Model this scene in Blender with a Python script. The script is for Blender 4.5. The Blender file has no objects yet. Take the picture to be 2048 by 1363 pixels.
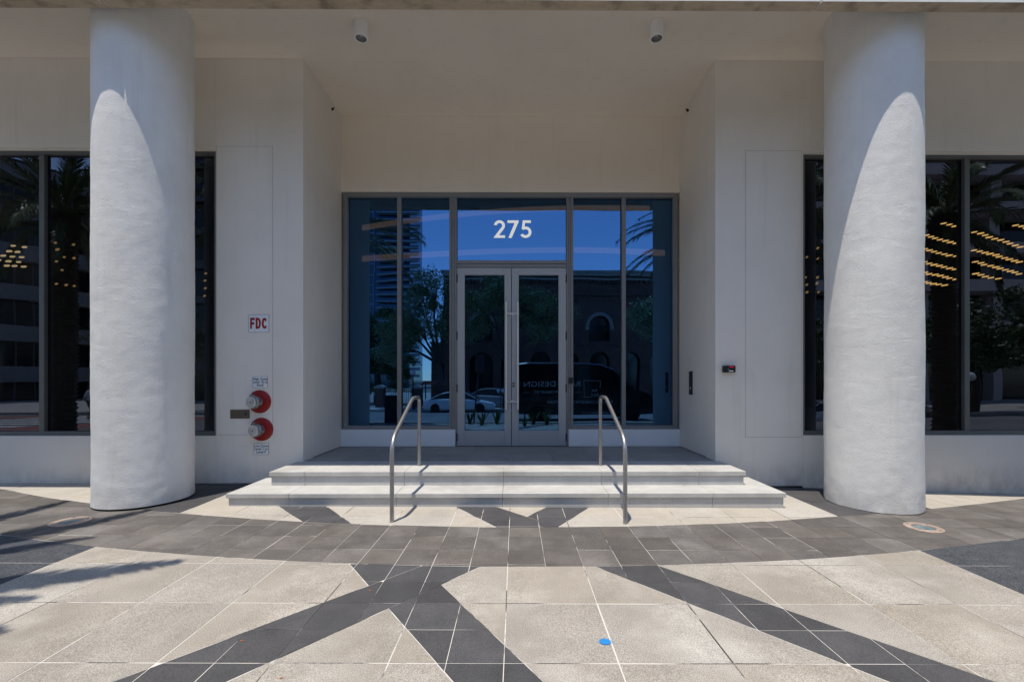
import bpy, math, random
from mathutils import Vector, Matrix, Euler, noise
random.seed(7)
PI = math.pi
R = math.radians
sc = bpy.context.scene
C = sc.collection
rnd = random.random
def U(a, b): return random.uniform(a, b)

# ---------------------------------------------------------------- camera, world, sun, exposure
cd = bpy.data.cameras.new('camera')
cam = bpy.data.objects.new('camera', cd); C.objects.link(cam)
cam.location = (0, 0, 1.5)
cam.rotation_euler = (R(90), 0, -0.0055)
cd.sensor_width = 36.0
cd.lens = 15.12
cd.shift_x = -0.0054
cd.shift_y = 0.0376
cd.clip_start = 0.05; cd.clip_end = 3000
sc.camera = cam

SUN = Vector((0.12, 0.228, -1.0)).normalized()
world = bpy.data.worlds.new('World'); sc.world = world
world.use_nodes = True
wt = world.node_tree; wt.nodes.clear()
sky = wt.nodes.new('ShaderNodeTexSky'); sky.sky_type = 'NISHITA'
sky.sun_disc = False
sky.sun_elevation = R(75.6); sky.sun_rotation = R(208)
sky.air_density = 1.0; sky.dust_density = 0.0; sky.ozone_density = 4.0; sky.altitude = 800
bg = wt.nodes.new('ShaderNodeBackground'); bg.inputs['Strength'].default_value = 0.145
wo = wt.nodes.new('ShaderNodeOutputWorld')
hs = wt.nodes.new('ShaderNodeHueSaturation'); hs.inputs['Saturation'].default_value = 0.88
wt.links.new(sky.outputs[0], hs.inputs['Color']); wt.links.new(hs.outputs[0], bg.inputs[0]); wt.links.new(bg.outputs[0], wo.inputs[0])
sd = bpy.data.lights.new('sun', 'SUN'); sd.energy = 2.6; sd.angle = R(0.53); sd.color = (1.0, 0.93, 0.82)
sun = bpy.data.objects.new('sun', sd); C.objects.link(sun)
sun.rotation_euler = SUN.to_track_quat('-Z', 'Y').to_euler(); sun.location = (-3, -6, 25)
vs = sc.view_settings
vs.view_transform = 'Standard'; vs.look = 'None'; vs.exposure = 0.95; vs.gamma = 1.0
vs.use_curve_mapping = False
sc.cycles.max_bounces = 10; sc.cycles.diffuse_bounces = 6; sc.cycles.glossy_bounces = 5
sc.cycles.transparent_max_bounces = 24
sc.cycles.use_denoising = True

# ---------------------------------------------------------------- materials
def mat(name, col, rough=0.8, col2=None, scale=6.0, detail=6, bump=0.0, bscale=60.0, bstretch=(1, 1, 1), metallic=0.0,
        spec=0.4, per=0.0, speck=0.0, speckscale=300.0, coat=0.0, stretch=(1, 1, 1), bdist=0.01, big=None, bigscale=0.6, emit=None, estr=0.0, specular_tint=None):
    m = bpy.data.materials.new(name); m.use_nodes = True
    nt = m.node_tree; N = nt.nodes; L = nt.links; N.clear()
    out = N.new('ShaderNodeOutputMaterial'); p = N.new('ShaderNodeBsdfPrincipled')
    L.new(p.outputs[0], out.inputs[0])
    p.inputs['Roughness'].default_value = rough; p.inputs['Metallic'].default_value = metallic
    p.inputs['Specular IOR Level'].default_value = spec
    if coat: p.inputs['Coat Weight'].default_value = coat; p.inputs['Coat Roughness'].default_value = 0.05
    p.inputs['Base Color'].default_value = (*col, 1)
    geo = N.new('ShaderNodeNewGeometry')
    cur = None
    def mapping(s):
        mp = N.new('ShaderNodeMapping'); mp.inputs['Scale'].default_value = s
        L.new(geo.outputs['Position'], mp.inputs['Vector']); return mp.outputs[0]
    if col2 is not None:
        n = N.new('ShaderNodeTexNoise'); n.inputs['Scale'].default_value = scale; n.inputs['Detail'].default_value = detail
        n.inputs['Roughness'].default_value = 0.6
        L.new(mapping(stretch), n.inputs['Vector'])
        r = N.new('ShaderNodeValToRGB'); r.color_ramp.elements[0].position = 0.32; r.color_ramp.elements[1].position = 0.68
        r.color_ramp.elements[0].color = (*col, 1); r.color_ramp.elements[1].color = (*col2, 1)
        L.new(n.outputs['Fac'], r.inputs['Fac']); cur = r.outputs['Color']
    def mixin(cur, fac_out, c, mode='MIX'):
        mx = N.new('ShaderNodeMix'); mx.data_type = 'RGBA'; mx.blend_type = mode
        L.new(fac_out, mx.inputs['Factor'])
        if cur is None: mx.inputs['A'].default_value = (*col, 1)
        else: L.new(cur, mx.inputs['A'])
        mx.inputs['B'].default_value = (*c, 1)
        return mx.outputs['Result']
    if big is not None:
        n = N.new('ShaderNodeTexNoise'); n.inputs['Scale'].default_value = bigscale; n.inputs['Detail'].default_value = 7
        n.inputs['Roughness'].default_value = 0.62
        L.new(mapping((1, 1, 1)), n.inputs['Vector'])
        r = N.new('ShaderNodeMapRange'); r.inputs['From Min'].default_value = 0.5; r.inputs['From Max'].default_value = 0.72
        L.new(n.outputs['Fac'], r.inputs['Value'])
        cur = mixin(cur, r.outputs['Result'], big)
    if speck:
        n = N.new('ShaderNodeTexNoise'); n.inputs['Scale'].default_value = speckscale; n.inputs['Detail'].default_value = 2
        L.new(mapping((1, 1, 1)), n.inputs['Vector'])
        r = N.new('ShaderNodeMapRange'); r.inputs['From Min'].default_value = 0.3; r.inputs['From Max'].default_value = 0.7
        r.inputs['To Min'].default_value = 1 - speck; r.inputs['To Max'].default_value = 1 + speck
        L.new(n.outputs['Fac'], r.inputs['Value'])
        h = N.new('ShaderNodeHueSaturation')
        if cur is None: h.inputs['Color'].default_value = (*col, 1)
        else: L.new(cur, h.inputs['Color'])
        L.new(r.outputs['Result'], h.inputs['Value']); cur = h.outputs['Color']
    if per:
        oi = N.new('ShaderNodeObjectInfo')
        r = N.new('ShaderNodeMapRange'); r.inputs['To Min'].default_value = 1 - per; r.inputs['To Max'].default_value = 1 + per
        L.new(oi.outputs['Random'], r.inputs['Value'])
        wn = N.new('ShaderNodeTexWhiteNoise'); wn.noise_dimensions = '1D'; L.new(oi.outputs['Random'], wn.inputs['W'])
        r2 = N.new('ShaderNodeMapRange'); r2.inputs['To Min'].default_value = 0.8; r2.inputs['To Max'].default_value = 1.18
        L.new(wn.outputs['Value'], r2.inputs['Value'])
        h = N.new('ShaderNodeHueSaturation')
        if cur is None: h.inputs['Color'].default_value = (*col, 1)
        else: L.new(cur, h.inputs['Color'])
        L.new(r.outputs['Result'], h.inputs['Value']); L.new(r2.outputs['Result'], h.inputs['Saturation']); cur = h.outputs['Color']
    if cur is not None: L.new(cur, p.inputs['Base Color'])
    if bump:
        n = N.new('ShaderNodeTexNoise'); n.inputs['Scale'].default_value = bscale; n.inputs['Detail'].default_value = 5
        n.inputs['Roughness'].default_value = 0.6
        L.new(mapping(bstretch), n.inputs['Vector'])
        b = N.new('ShaderNodeBump'); b.inputs['Strength'].default_value = bump; b.inputs['Distance'].default_value = bdist
        L.new(n.outputs['Fac'], b.inputs['Height']); L.new(b.outputs[0], p.inputs['Normal'])
    if emit:
        p.inputs['Emission Color'].default_value = (*emit, 1); p.inputs['Emission Strength'].default_value = estr
    return m

def glass_mat(name, tint, refl, trans):
    m = bpy.data.materials.new(name); m.use_nodes = True
    nt = m.node_tree; N = nt.nodes; L = nt.links; N.clear()
    out = N.new('ShaderNodeOutputMaterial'); mx = N.new('ShaderNodeMixShader')
    g = N.new('ShaderNodeBsdfGlossy'); g.inputs['Roughness'].default_value = 0.0; g.inputs['Color'].default_value = (*tint, 1)
    t = N.new('ShaderNodeBsdfTransparent'); t.inputs['Color'].default_value = (*trans, 1)
    mx.inputs[0].default_value = refl
    L.new(t.outputs[0], mx.inputs[1]); L.new(g.outputs[0], mx.inputs[2]); L.new(mx.outputs[0], out.inputs[0])
    # very slight waviness of float glass
    geo = N.new('ShaderNodeNewGeometry'); n = N.new('ShaderNodeTexNoise'); n.inputs['Scale'].default_value = 1.1; n.inputs['Detail'].default_value = 0
    b = N.new('ShaderNodeBump'); b.inputs['Strength'].default_value = 0.30; b.inputs['Distance'].default_value = 0.006
    L.new(geo.outputs['Position'], n.inputs['Vector']); L.new(n.outputs['Fac'], b.inputs['Height']); L.new(b.outputs[0], g.inputs['Normal'])
    return m

def stucco_mat():
    m = mat('column_stucco', (0.73, 0.715, 0.685), 0.9, (0.80, 0.785, 0.755), scale=2.2, bump=0.0)
    nt = m.node_tree; N = nt.nodes; L = nt.links
    p = next(n for n in N if n.type == 'BSDF_PRINCIPLED')
    geo = next(n for n in N if n.type == 'NEW_GEOMETRY')
    def nz(s, st, det, ro=0.6):
        mp = N.new('ShaderNodeMapping'); mp.inputs['Scale'].default_value = st; L.new(geo.outputs['Position'], mp.inputs['Vector'])
        n = N.new('ShaderNodeTexNoise'); n.inputs['Scale'].default_value = s; n.inputs['Detail'].default_value = det; n.inputs['Roughness'].default_value = ro
        n.inputs['Distortion'].default_value = 0.6
        L.new(mp.outputs[0], n.inputs['Vector']); return n.outputs['Fac']
    b1 = N.new('ShaderNodeBump'); b1.inputs['Strength'].default_value = 0.9; b1.inputs['Distance'].default_value = 0.0048
    L.new(nz(48, (1, 1, 1.8), 6, 0.68), b1.inputs['Height'])
    b2 = N.new('ShaderNodeBump'); b2.inputs['Strength'].default_value = 0.14; b2.inputs['Distance'].default_value = 0.03
    L.new(nz(3.4, (1, 1, 2.2), 2, 0.4), b2.inputs['Height']); L.new(b1.outputs[0], b2.inputs['Normal'])
    L.new(b2.outputs[0], p.inputs['Normal'])
    return m

M = {}
M['stucco'] = stucco_mat()
M['wall'] = mat('painted_wall', (0.78, 0.735, 0.67), 0.85, (0.82, 0.775, 0.71), scale=1.4, bump=0.12, bscale=220, bdist=0.004)
M['soffit'] = mat('soffit_paint', (0.81, 0.74, 0.645), 0.9, (0.84, 0.77, 0.675), scale=0.9, bump=0.08, bscale=180, bdist=0.003)
M['curb'] = mat('curb_paint', (0.74, 0.75, 0.76), 0.6, (0.78, 0.79, 0.80), scale=2)
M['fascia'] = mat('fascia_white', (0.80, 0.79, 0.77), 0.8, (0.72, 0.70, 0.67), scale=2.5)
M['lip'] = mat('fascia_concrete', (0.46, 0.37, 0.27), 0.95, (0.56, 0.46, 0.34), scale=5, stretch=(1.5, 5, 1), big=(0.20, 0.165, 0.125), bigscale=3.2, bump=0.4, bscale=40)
M['frame'] = mat('grey_aluminium', (0.22, 0.222, 0.222), 0.45, (0.24, 0.242, 0.242), scale=3, metallic=0.25, spec=0.5)
M['framedark'] = mat('dark_bronze_frame', (0.12, 0.122, 0.118), 0.5, (0.14, 0.142, 0.138), scale=3, metallic=0.2)
M['doorgrey'] = mat('door_grey', (0.40, 0.41, 0.42), 0.45, (0.42, 0.43, 0.44), scale=3, metallic=0.2, spec=0.5)
M['steel'] = mat('brushed_steel', (0.80, 0.785, 0.76), 0.35, (0.86, 0.845, 0.82), scale=30, metallic=0.2, bump=0.05, bscale=400)
M['railsteel'] = mat('rail_steel', (0.34, 0.335, 0.33), 0.42, (0.42, 0.415, 0.41), scale=30, metallic=0.85, bump=0.05, bscale=300)
M['step'] = mat('step_stone', (0.42, 0.412, 0.392), 0.8, (0.50, 0.492, 0.470), scale=5, big=(0.35, 0.34, 0.315), bigscale=1.8, speck=0.08, speckscale=160, bump=0.2, bscale=90, bdist=0.004)
M['riser'] = mat('riser_stone', (0.44, 0.435, 0.42), 0.85, (0.53, 0.522, 0.505), scale=5, speck=0.06, speckscale=160, bump=0.2, bscale=90, bdist=0.004)
M['light'] = mat('pale_concrete_tile', (0.262, 0.235, 0.20), 0.9, (0.335, 0.302, 0.262), scale=2.2, big=(0.43, 0.40, 0.355), bigscale=1.3, speck=0.45, speckscale=190, bump=0.5, bscale=150, bdist=0.004, per=0.07)
M['lightstep'] = mat('pale_tile_by_steps', (0.38, 0.345, 0.295), 0.85, (0.45, 0.412, 0.36), scale=3.4, big=(0.31, 0.285, 0.25), bigscale=1.7, speck=0.25, speckscale=150, bump=0.3, bscale=200, bdist=0.004, per=0.04)
M['mid'] = mat('grey_brown_tile', (0.092, 0.083, 0.076), 0.85, (0.128, 0.115, 0.105), scale=4.0, big=(0.17, 0.155, 0.145), bigscale=1.6, speck=0.35, speckscale=160, bump=0.25, bscale=200, bdist=0.004, per=0.2)
M['dark'] = mat('charcoal_tile', (0.050, 0.049, 0.052), 0.8, (0.070, 0.068, 0.071), scale=4, big=(0.070, 0.069, 0.071), bigscale=2.2, speck=0.35, speckscale=160, bump=0.25, bscale=200, bdist=0.004, per=0.18)
M['rough'] = mat('rough_charcoal_tile', (0.045, 0.050, 0.060), 0.9, (0.07, 0.076, 0.088), scale=9, speck=0.75, speckscale=120, bump=0.8, bscale=120, bdist=0.01, per=0.06)
M['landing'] = mat('landing_tile', (0.26, 0.25, 0.235), 0.8, (0.31, 0.30, 0.28), scale=4, speck=0.1, speckscale=200, per=0.08, bump=0.15, bscale=150)
def joint_mat():
    m = mat('joint_mortar', (0.60, 0.57, 0.52), 0.95, (0.06, 0.055, 0.05), scale=1.3, detail=8, bump=0.5, bscale=120)
    r = next(n for n in m.node_tree.nodes if n.type == 'VALTORGB')
    r.color_ramp.elements[0].position = 0.49; r.color_ramp.elements[1].position = 0.56
    return m
M['joint'] = joint_mat()
def weather(m, zmax, col, amount, streak=0.0, z0=0.0):
    nt = m.node_tree; N = nt.nodes; L = nt.links
    p = next(n for n in N if n.type == 'BSDF_PRINCIPLED'); geo = next(n for n in N if n.type == 'NEW_GEOMETRY')
    src = p.inputs['Base Color'].links[0].from_socket
    def noise_(scale, st, lo, hi):
        mp = N.new('ShaderNodeMapping'); mp.inputs['Scale'].default_value = st; L.new(geo.outputs['Position'], mp.inputs['Vector'])
        n = N.new('ShaderNodeTexNoise'); n.inputs['Scale'].default_value = scale; n.inputs['Detail'].default_value = 7; n.inputs['Roughness'].default_value = .65
        L.new(mp.outputs[0], n.inputs['Vector'])
        r = N.new('ShaderNodeMapRange'); r.inputs['From Min'].default_value = lo; r.inputs['From Max'].default_value = hi; L.new(n.outputs['Fac'], r.inputs['Value']); return r.outputs['Result']
    def mul(a, b):
        k = N.new('ShaderNodeMath'); k.operation = 'MULTIPLY'; L.new(a, k.inputs[0])
        if isinstance(b, float): k.inputs[1].default_value = b
        else: L.new(b, k.inputs[1])
        return k.outputs[0]
    sep = N.new('ShaderNodeSeparateXYZ'); L.new(geo.outputs['Position'], sep.inputs[0])
    zr = N.new('ShaderNodeMapRange'); zr.inputs['From Min'].default_value = z0 + zmax; zr.inputs['From Max'].default_value = z0; L.new(sep.outputs['Z'], zr.inputs['Value'])
    f1 = mul(mul(zr.outputs['Result'], noise_(5, (1, 1, .7), .35, .65)), amount)
    f2 = mul(noise_(2.4, (3.0, 3.0, .22), .56, .76), streak)
    f3 = mul(noise_(.8, (1, 1, 1), .5, .75), streak * .7)
    cur = src
    for f in (f1, f2, f3):
        mx = N.new('ShaderNodeMix'); mx.data_type = 'RGBA'; L.new(f, mx.inputs['Factor']); L.new(cur, mx.inputs['A']); mx.inputs['B'].default_value = (*col, 1); cur = mx.outputs['Result']
    L.new(cur, p.inputs['Base Color'])
weather(M['wall'], .35, (.36, .33, .29), .55, .16)
weather(M['stucco'], .30, (.40, .38, .35), .6, .22)
weather(M['soffit'], .01, (.50, .44, .37), .0, .18, -5)
weather(M['riser'], .06, (.28, .27, .24), .4, .25)
M['meterdark'] = mat('joint_sealant', (0.30, 0.29, 0.27), 0.9)
M['black'] = mat('black_gap', (0.012, 0.012, 0.013), 0.9)
M['blackplastic'] = mat('black_plastic', (0.015, 0.016, 0.018), 0.35, spec=0.5)
M['darkgrey'] = mat('dark_grey_metal', (0.06, 0.06, 0.06), 0.45, metallic=0.5)
M['signwhite'] = mat('sign_white', (0.78, 0.81, 0.84), 0.45)
M['signred'] = mat('sign_red', (0.30, 0.004, 0.008), 0.5)
M['redpaint'] = mat('red_enamel', (0.30, 0.006, 0.008), 0.4, (0.25, 0.005, 0.007), scale=12, spec=0.5)
M['ink'] = mat('sign_ink', (0.05, 0.05, 0.05), 0.6)
M['numberglow'] = mat('white_number_glow', (0.9, 0.9, 0.9), 0.5, emit=(1, 1, 1), estr=0.22)  # faint glow added to lift the number above the recess shade
M['canlens'] = mat('can_reflector', (0.16, 0.165, 0.17), 0.25, (0.34, 0.35, 0.36), scale=30, metallic=0.5)
M['lampwhite'] = mat('lamp_white', (0.88, 0.88, 0.87), 0.5)
M['copper'] = mat('bronze_ring', (0.36, 0.27, 0.22), 0.5, (0.55, 0.43, 0.36), scale=18, metallic=0.35)
M['lens'] = mat('lens_glass', (0.10, 0.15, 0.16), 0.12, (0.16, 0.22, 0.23), scale=14, spec=0.8)
M['cast'] = mat('cast_aluminium', (0.20, 0.205, 0.21), 0.3, (0.36, 0.365, 0.37), scale=26, metallic=0.6, bump=0.1, bscale=120)
M['blue'] = mat('blue_spray', (0.012, 0.17, 0.46), 0.8, (0.02, 0.22, 0.52), scale=60)
M['orange'] = mat('dry_leaf', (0.30, 0.10, 0.035), 0.8)
M['glass'] = glass_mat('entrance_glass', (0.20, 0.50, 1.0), 0.255, (0.16, 0.17, 0.18))
M['sideglass'] = glass_mat('side_window_glass', (0.66, 0.74, 0.92), 0.115, (0.20, 0.20, 0.20))
M['clear'] = glass_mat('glass_edge', (0.3, 0.4, 0.4), 0.0, (0.9, 0.95, 0.95))
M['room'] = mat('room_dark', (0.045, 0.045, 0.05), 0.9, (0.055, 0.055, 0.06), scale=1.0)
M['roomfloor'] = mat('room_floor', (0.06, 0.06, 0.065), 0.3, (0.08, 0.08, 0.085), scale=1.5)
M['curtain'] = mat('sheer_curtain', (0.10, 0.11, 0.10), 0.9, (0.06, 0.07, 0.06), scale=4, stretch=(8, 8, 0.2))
M['glow'] = mat('warm_glow', (0.9, 0.6, 0.3), 0.5, emit=(1.0, 0.58, 0.20), estr=1.7)
M['dimglow'] = mat('dim_warm_glow', (0.5, 0.35, 0.2), 0.5, emit=(1.0, 0.60, 0.25), estr=0.45)
M['paleglow'] = mat('pale_warm_glow', (0.5, 0.4, 0.28), 0.5, emit=(1.0, 0.70, 0.38), estr=1.0)
M['bandgrey'] = mat('grey_band', (0.24, 0.25, 0.26), 0.85, (0.30, 0.31, 0.32), scale=0.3)  # bands toned down to a mottled mid grey
M['cove'] = mat('cove_glow', (0.9, 0.6, 0.4), 0.5, emit=(1.0, 0.62, 0.42), estr=0.16)
M['redled'] = mat('red_led', (0.6, 0.0, 0.02), 0.5, emit=(1.0, 0.0, 0.03), estr=0.25)
M['teal'] = mat('teal_light', (0.02, 0.35, 0.32), 0.5)
M['asphalt'] = mat('asphalt', (0.16, 0.155, 0.155), 0.9, (0.21, 0.205, 0.20), scale=0.7, speck=0.2, speckscale=90, big=(0.12, 0.118, 0.118), bigscale=0.25)
M['roadpaint'] = mat('road_paint', (0.70, 0.70, 0.68), 0.8, (0.6, 0.6, 0.58), scale=6)
M['brickcross'] = mat('red_crosswalk', (0.26, 0.10, 0.08), 0.85, (0.32, 0.14, 0.11), scale=4)
M['walk'] = mat('far_sidewalk', (0.40, 0.385, 0.36), 0.9, (0.47, 0.45, 0.42), scale=1.2)
M['soil'] = mat('ground_soil', (0.10, 0.085, 0.06), 0.95, (0.14, 0.12, 0.085), scale=3)
M['land'] = mat('city_ground', (0.20, 0.20, 0.18), 0.95, (0.14, 0.16, 0.10), scale=0.05)
M['brick'] = mat('old_brick', (0.13, 0.075, 0.06), 0.9, (0.18, 0.11, 0.088), scale=2.2, detail=8, big=(0.09, 0.06, 0.05), bigscale=0.6, bump=0.3, bscale=20)
M['trim'] = mat('stone_trim', (0.42, 0.38, 0.34), 0.9, (0.33, 0.30, 0.27), scale=3)
M['darkglass'] = mat('dark_window', (0.012, 0.014, 0.017), 0.12, spec=0.6)
M['towerglass'] = mat('tower_glass', (0.03, 0.07, 0.11), 0.08, (0.05, 0.10, 0.15), scale=0.2, spec=1.0, metallic=0.6)
M['towerwhite'] = mat('tower_concrete', (0.42, 0.45, 0.48), 0.8, (0.50, 0.53, 0.56), scale=0.1)
M['pinkconc'] = mat('pale_pink_concrete', (0.50, 0.43, 0.42), 0.85, (0.56, 0.49, 0.47), scale=0.5)
M['leaf'] = mat('oak_leaf', (0.09, 0.15, 0.06), 0.35, (0.24, 0.32, 0.17), scale=3.5, spec=0.8)
M['leafdark'] = mat('dark_oak_leaf', (0.045, 0.080, 0.03), 0.5, (0.10, 0.15, 0.06), scale=2.0, spec=0.4)
M['bark'] = mat('oak_bark', (0.07, 0.055, 0.045), 0.95, (0.12, 0.10, 0.085), scale=9, stretch=(1, 1, 0.25), bump=0.8, bscale=20)
M['frond'] = mat('palm_frond', (0.06, 0.10, 0.035), 0.38, (0.17, 0.22, 0.11), scale=3, spec=0.5)
M['rachis'] = mat('palm_rachis', (0.19, 0.19, 0.08), 0.5, (0.26, 0.24, 0.12), scale=5)
M['palmbark'] = mat('palm_bark', (0.10, 0.075, 0.055), 0.95, (0.19, 0.15, 0.115), scale=14, bump=0.8, bscale=30)
M['blade'] = mat('lily_leaf', (0.020, 0.050, 0.018), 0.4, (0.05, 0.095, 0.035), scale=12, stretch=(4, 4, 0.6), spec=0.5)
M['bladeedge'] = mat('leaf_edge_yellow', (0.38, 0.33, 0.07), 0.5)
M['redflower'] = mat('red_flower', (0.50, 0.06, 0.02), 0.5)
M['carwhite'] = mat('white_car_paint', (0.72, 0.74, 0.76), 0.25, coat=1.0)
M['carsilver'] = mat('silver_car_paint', (0.40, 0.40, 0.42), 0.3, coat=1.0, metallic=0.4)
M['carblack'] = mat('black_van_paint', (0.010, 0.010, 0.012), 0.25, coat=0.8)
M['tyre'] = mat('tyre_rubber', (0.015, 0.015, 0.015), 0.85)
M['rim'] = mat('alloy_rim', (0.28, 0.28, 0.29), 0.35, metallic=0.8)
M['light_lens'] = mat('headlight_lens', (0.5, 0.52, 0.55), 0.15, spec=0.8)
M['tail'] = mat('tail_light', (0.30, 0.01, 0.01), 0.2)
M['vantext'] = mat('van_lettering', (0.62, 0.62, 0.62), 0.5)
M['navy'] = mat('navy_box_paint', (0.012, 0.035, 0.075), 0.4, (0.015, 0.045, 0.09), scale=3)
M['globe'] = mat('opal_globe', (0.72, 0.72, 0.74), 0.3)
M['iron'] = mat('black_iron', (0.014, 0.014, 0.015), 0.5, metallic=0.3)
M['skin'] = mat('skin', (0.34, 0.20, 0.14), 0.6)
M['shirt'] = mat('pale_shirt', (0.55, 0.56, 0.60), 0.8)
M['shorts'] = mat('dark_shorts', (0.05, 0.05, 0.06), 0.8)
M['hair'] = mat('dark_hair', (0.02, 0.015, 0.01), 0.7)
M['meter'] = mat('meter_grey', (0.12, 0.12, 0.13), 0.4, metallic=0.5)
M['awning'] = mat('awning_red', (0.30, 0.12, 0.10), 0.8)
M['vase'] = mat('white_ceramic', (0.55, 0.55, 0.53), 0.4, emit=(1, .95, .9), estr=0.0)

# ---------------------------------------------------------------- mesh helpers
org = {}
class MB:
    def __init__(s): s.v = []; s.f = []; s.mi = []
    def add(s, vs, fs, mi=0):
        b = len(s.v); s.v += [tuple(p) for p in vs]; s.f += [tuple(i + b for i in f) for f in fs]; s.mi += [mi] * len(fs); return s
    def box(s, x0, x1, y0, y1, z0, z1, mi=0):
        return s.add([(x0, y0, z0), (x1, y0, z0), (x1, y1, z0), (x0, y1, z0), (x0, y0, z1), (x1, y0, z1), (x1, y1, z1), (x0, y1, z1)],
                     [(0, 3, 2, 1), (4, 5, 6, 7), (0, 1, 5, 4), (1, 2, 6, 5), (2, 3, 7, 6), (3, 0, 4, 7)], mi)
    def tube(s, path, r, seg=10, cap=True, mi=0):
        path = [Vector(p) for p in path]; n = len(path)
        rr = r if isinstance(r, (list, tuple)) else [r] * n
        b = len(s.v)
        t0 = (path[1] - path[0]).normalized()
        up = Vector((0, 0, 1)) if abs(t0.z) < 0.9 else Vector((1, 0, 0))
        side = t0.cross(up).normalized()
        for i, p in enumerate(path):
            t = (path[min(i + 1, n - 1)] - path[max(i - 1, 0)]).normalized()
            side = (side - t * side.dot(t)).normalized(); u = t.cross(side)
            for k in range(seg):
                a = 2 * PI * k / seg
                s.v.append(tuple(p + side * (rr[i] * math.cos(a)) + u * (rr[i] * math.sin(a))))
        for i in range(n - 1):
            for k in range(seg):
                k2 = (k + 1) % seg
                s.f.append((b + i * seg + k, b + i * seg + k2, b + (i + 1) * seg + k2, b + (i + 1) * seg + k)); s.mi.append(mi)
        if cap:
            s.f.append(tuple(b + k for k in range(seg))[::-1]); s.f.append(tuple(b + (n - 1) * seg + k for k in range(seg))); s.mi += [mi, mi]
        return s
    def lathe(s, prof, c=(0, 0, 0), axis='z', seg=32, mi=0, jitter=None):
        b = len(s.v)
        for (r, h) in prof:
            for k in range(seg):
                a = 2 * PI * k / seg
                x, y = r * math.cos(a), r * math.sin(a)
                if axis == 'z': p = (c[0] + x, c[1] + y, c[2] + h)
                elif axis == 'y': p = (c[0] + x, c[1] + h, c[2] + y)
                else: p = (c[0] + h, c[1] + x, c[2] + y)
                s.v.append(p)
        for i in range(len(prof) - 1):
            for k in range(seg):
                k2 = (k + 1) % seg
                s.f.append((b + i * seg + k, b + i * seg + k2, b + (i + 1) * seg + k2, b + (i + 1) * seg + k)); s.mi.append(mi)
        if prof[0][0] > 1e-5: s.f.append(tuple(b + k for k in range(seg))[::-1]); s.mi.append(mi)
        if prof[-1][0] > 1e-5: s.f.append(tuple(b + (len(prof) - 1) * seg + k for k in range(seg))); s.mi.append(mi)
        return s
    def prism(s, poly, a0, a1, plane='xz', mi=0):
        """polygon in a plane, extruded along the third axis from a0 to a1"""
        n = len(poly)
        def P(p, a):
            if plane == 'xz': return (p[0], a, p[1])
            if plane == 'xy': return (p[0], p[1], a)
            return (a, p[0], p[1])
        vs = [P(p, a0) for p in poly] + [P(p, a1) for p in poly]
        fs = [tuple(range(n)), tuple(range(2 * n - 1, n - 1, -1))] + [(i, i + n, (i + 1) % n + n, (i + 1) % n) for i in range(n)]
        return s.add(vs, fs, mi)
    def mesh(s, name, mats, smooth=False, off=(0, 0, 0)):
        me = bpy.data.meshes.new(name)
        me.from_pydata([(v[0] - off[0], v[1] - off[1], v[2] - off[2]) for v in s.v], [], s.f)
        for m in (mats if isinstance(mats, (list, tuple)) else [mats]): me.materials.append(m)
        me.polygons.foreach_set('material_index', s.mi)
        if smooth: me.polygons.foreach_set('use_smooth', [True] * len(me.polygons))
        me.validate(); me.update(); fixn(me)
        return me
    def build(s, name, mats, parent=None, smooth=False, bevel=0.0, seg=2, auto=False):
        off = org[parent.name] if parent else (0, 0, 0)
        me = s.mesh(name, mats, smooth, off)
        o = bpy.data.objects.new(name, me); C.objects.link(o)
        if parent: o.parent = parent
        org[o.name] = off
        if bevel:
            b = o.modifiers.new('bevel', 'BEVEL'); b.width = bevel; b.segments = seg; b.limit_method = 'ANGLE'; b.angle_limit = R(40)
        if auto:
            try: me.set_sharp_from_angle(angle=R(35))
            except Exception: pass
        return o
import bmesh
def fixn(me):
    if len(me.polygons) > 5000: return
    bm = bmesh.new(); bm.from_mesh(me)
    bmesh.ops.recalc_face_normals(bm, faces=bm.faces); bm.to_mesh(me); bm.free()
def empty(name, loc):
    o = bpy.data.objects.new(name, None); C.objects.link(o); o.location = loc; o.empty_display_size = 0.2
    org[o.name] = tuple(loc); return o
def tag(o, label=None, cat=None, group=None, kind=None):
    if label: o['label'] = label
    if cat: o['category'] = cat
    if group: o['group'] = group
    if kind: o['kind'] = kind
    return o
def copy_tree(o, loc, rot=None):
    r = o.copy(); C.objects.link(r); r.location = loc
    if rot is not None: r.rotation_euler = rot
    org[r.name] = tuple(loc)
    for ch in list(o.children):
        c = ch.copy(); C.objects.link(c); c.parent = r
        for g in list(ch.children):
            d = g.copy(); C.objects.link(d); d.parent = c
    return r
def text_mesh(s, size, mtl, name, parent, loc, rot, bold=0.0, extrude=0.001, width=None, align='CENTER', space=1.0):
    cu = bpy.data.curves.new(name, 'FONT'); cu.body = s; cu.size = size; cu.offset = bold; cu.extrude = extrude
    cu.align_x = align; cu.align_y = 'CENTER'; cu.space_character = space; cu.resolution_u = 3
    t = bpy.data.objects.new('tmp', cu); C.objects.link(t)
    dg = bpy.context.evaluated_depsgraph_get(); me = bpy.data.meshes.new_from_object(t.evaluated_get(dg))
    bpy.data.objects.remove(t); bpy.data.curves.remove(cu)
    me.name = name; me.materials.clear(); me.materials.append(mtl)
    if width:
        xs = [v.co.x for v in me.vertices]; w = max(xs) - min(xs); c = (max(xs) + min(xs)) / 2
        for v in me.vertices: v.co.x = (v.co.x - c) * width / w
    off = org[parent.name] if parent else (0, 0, 0)
    o = bpy.data.objects.new(name, me); C.objects.link(o)
    if parent: o.parent = parent
    o.location = (loc[0] - off[0], loc[1] - off[1], loc[2] - off[2]); o.rotation_euler = rot
    org[o.name] = off
    return o

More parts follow.
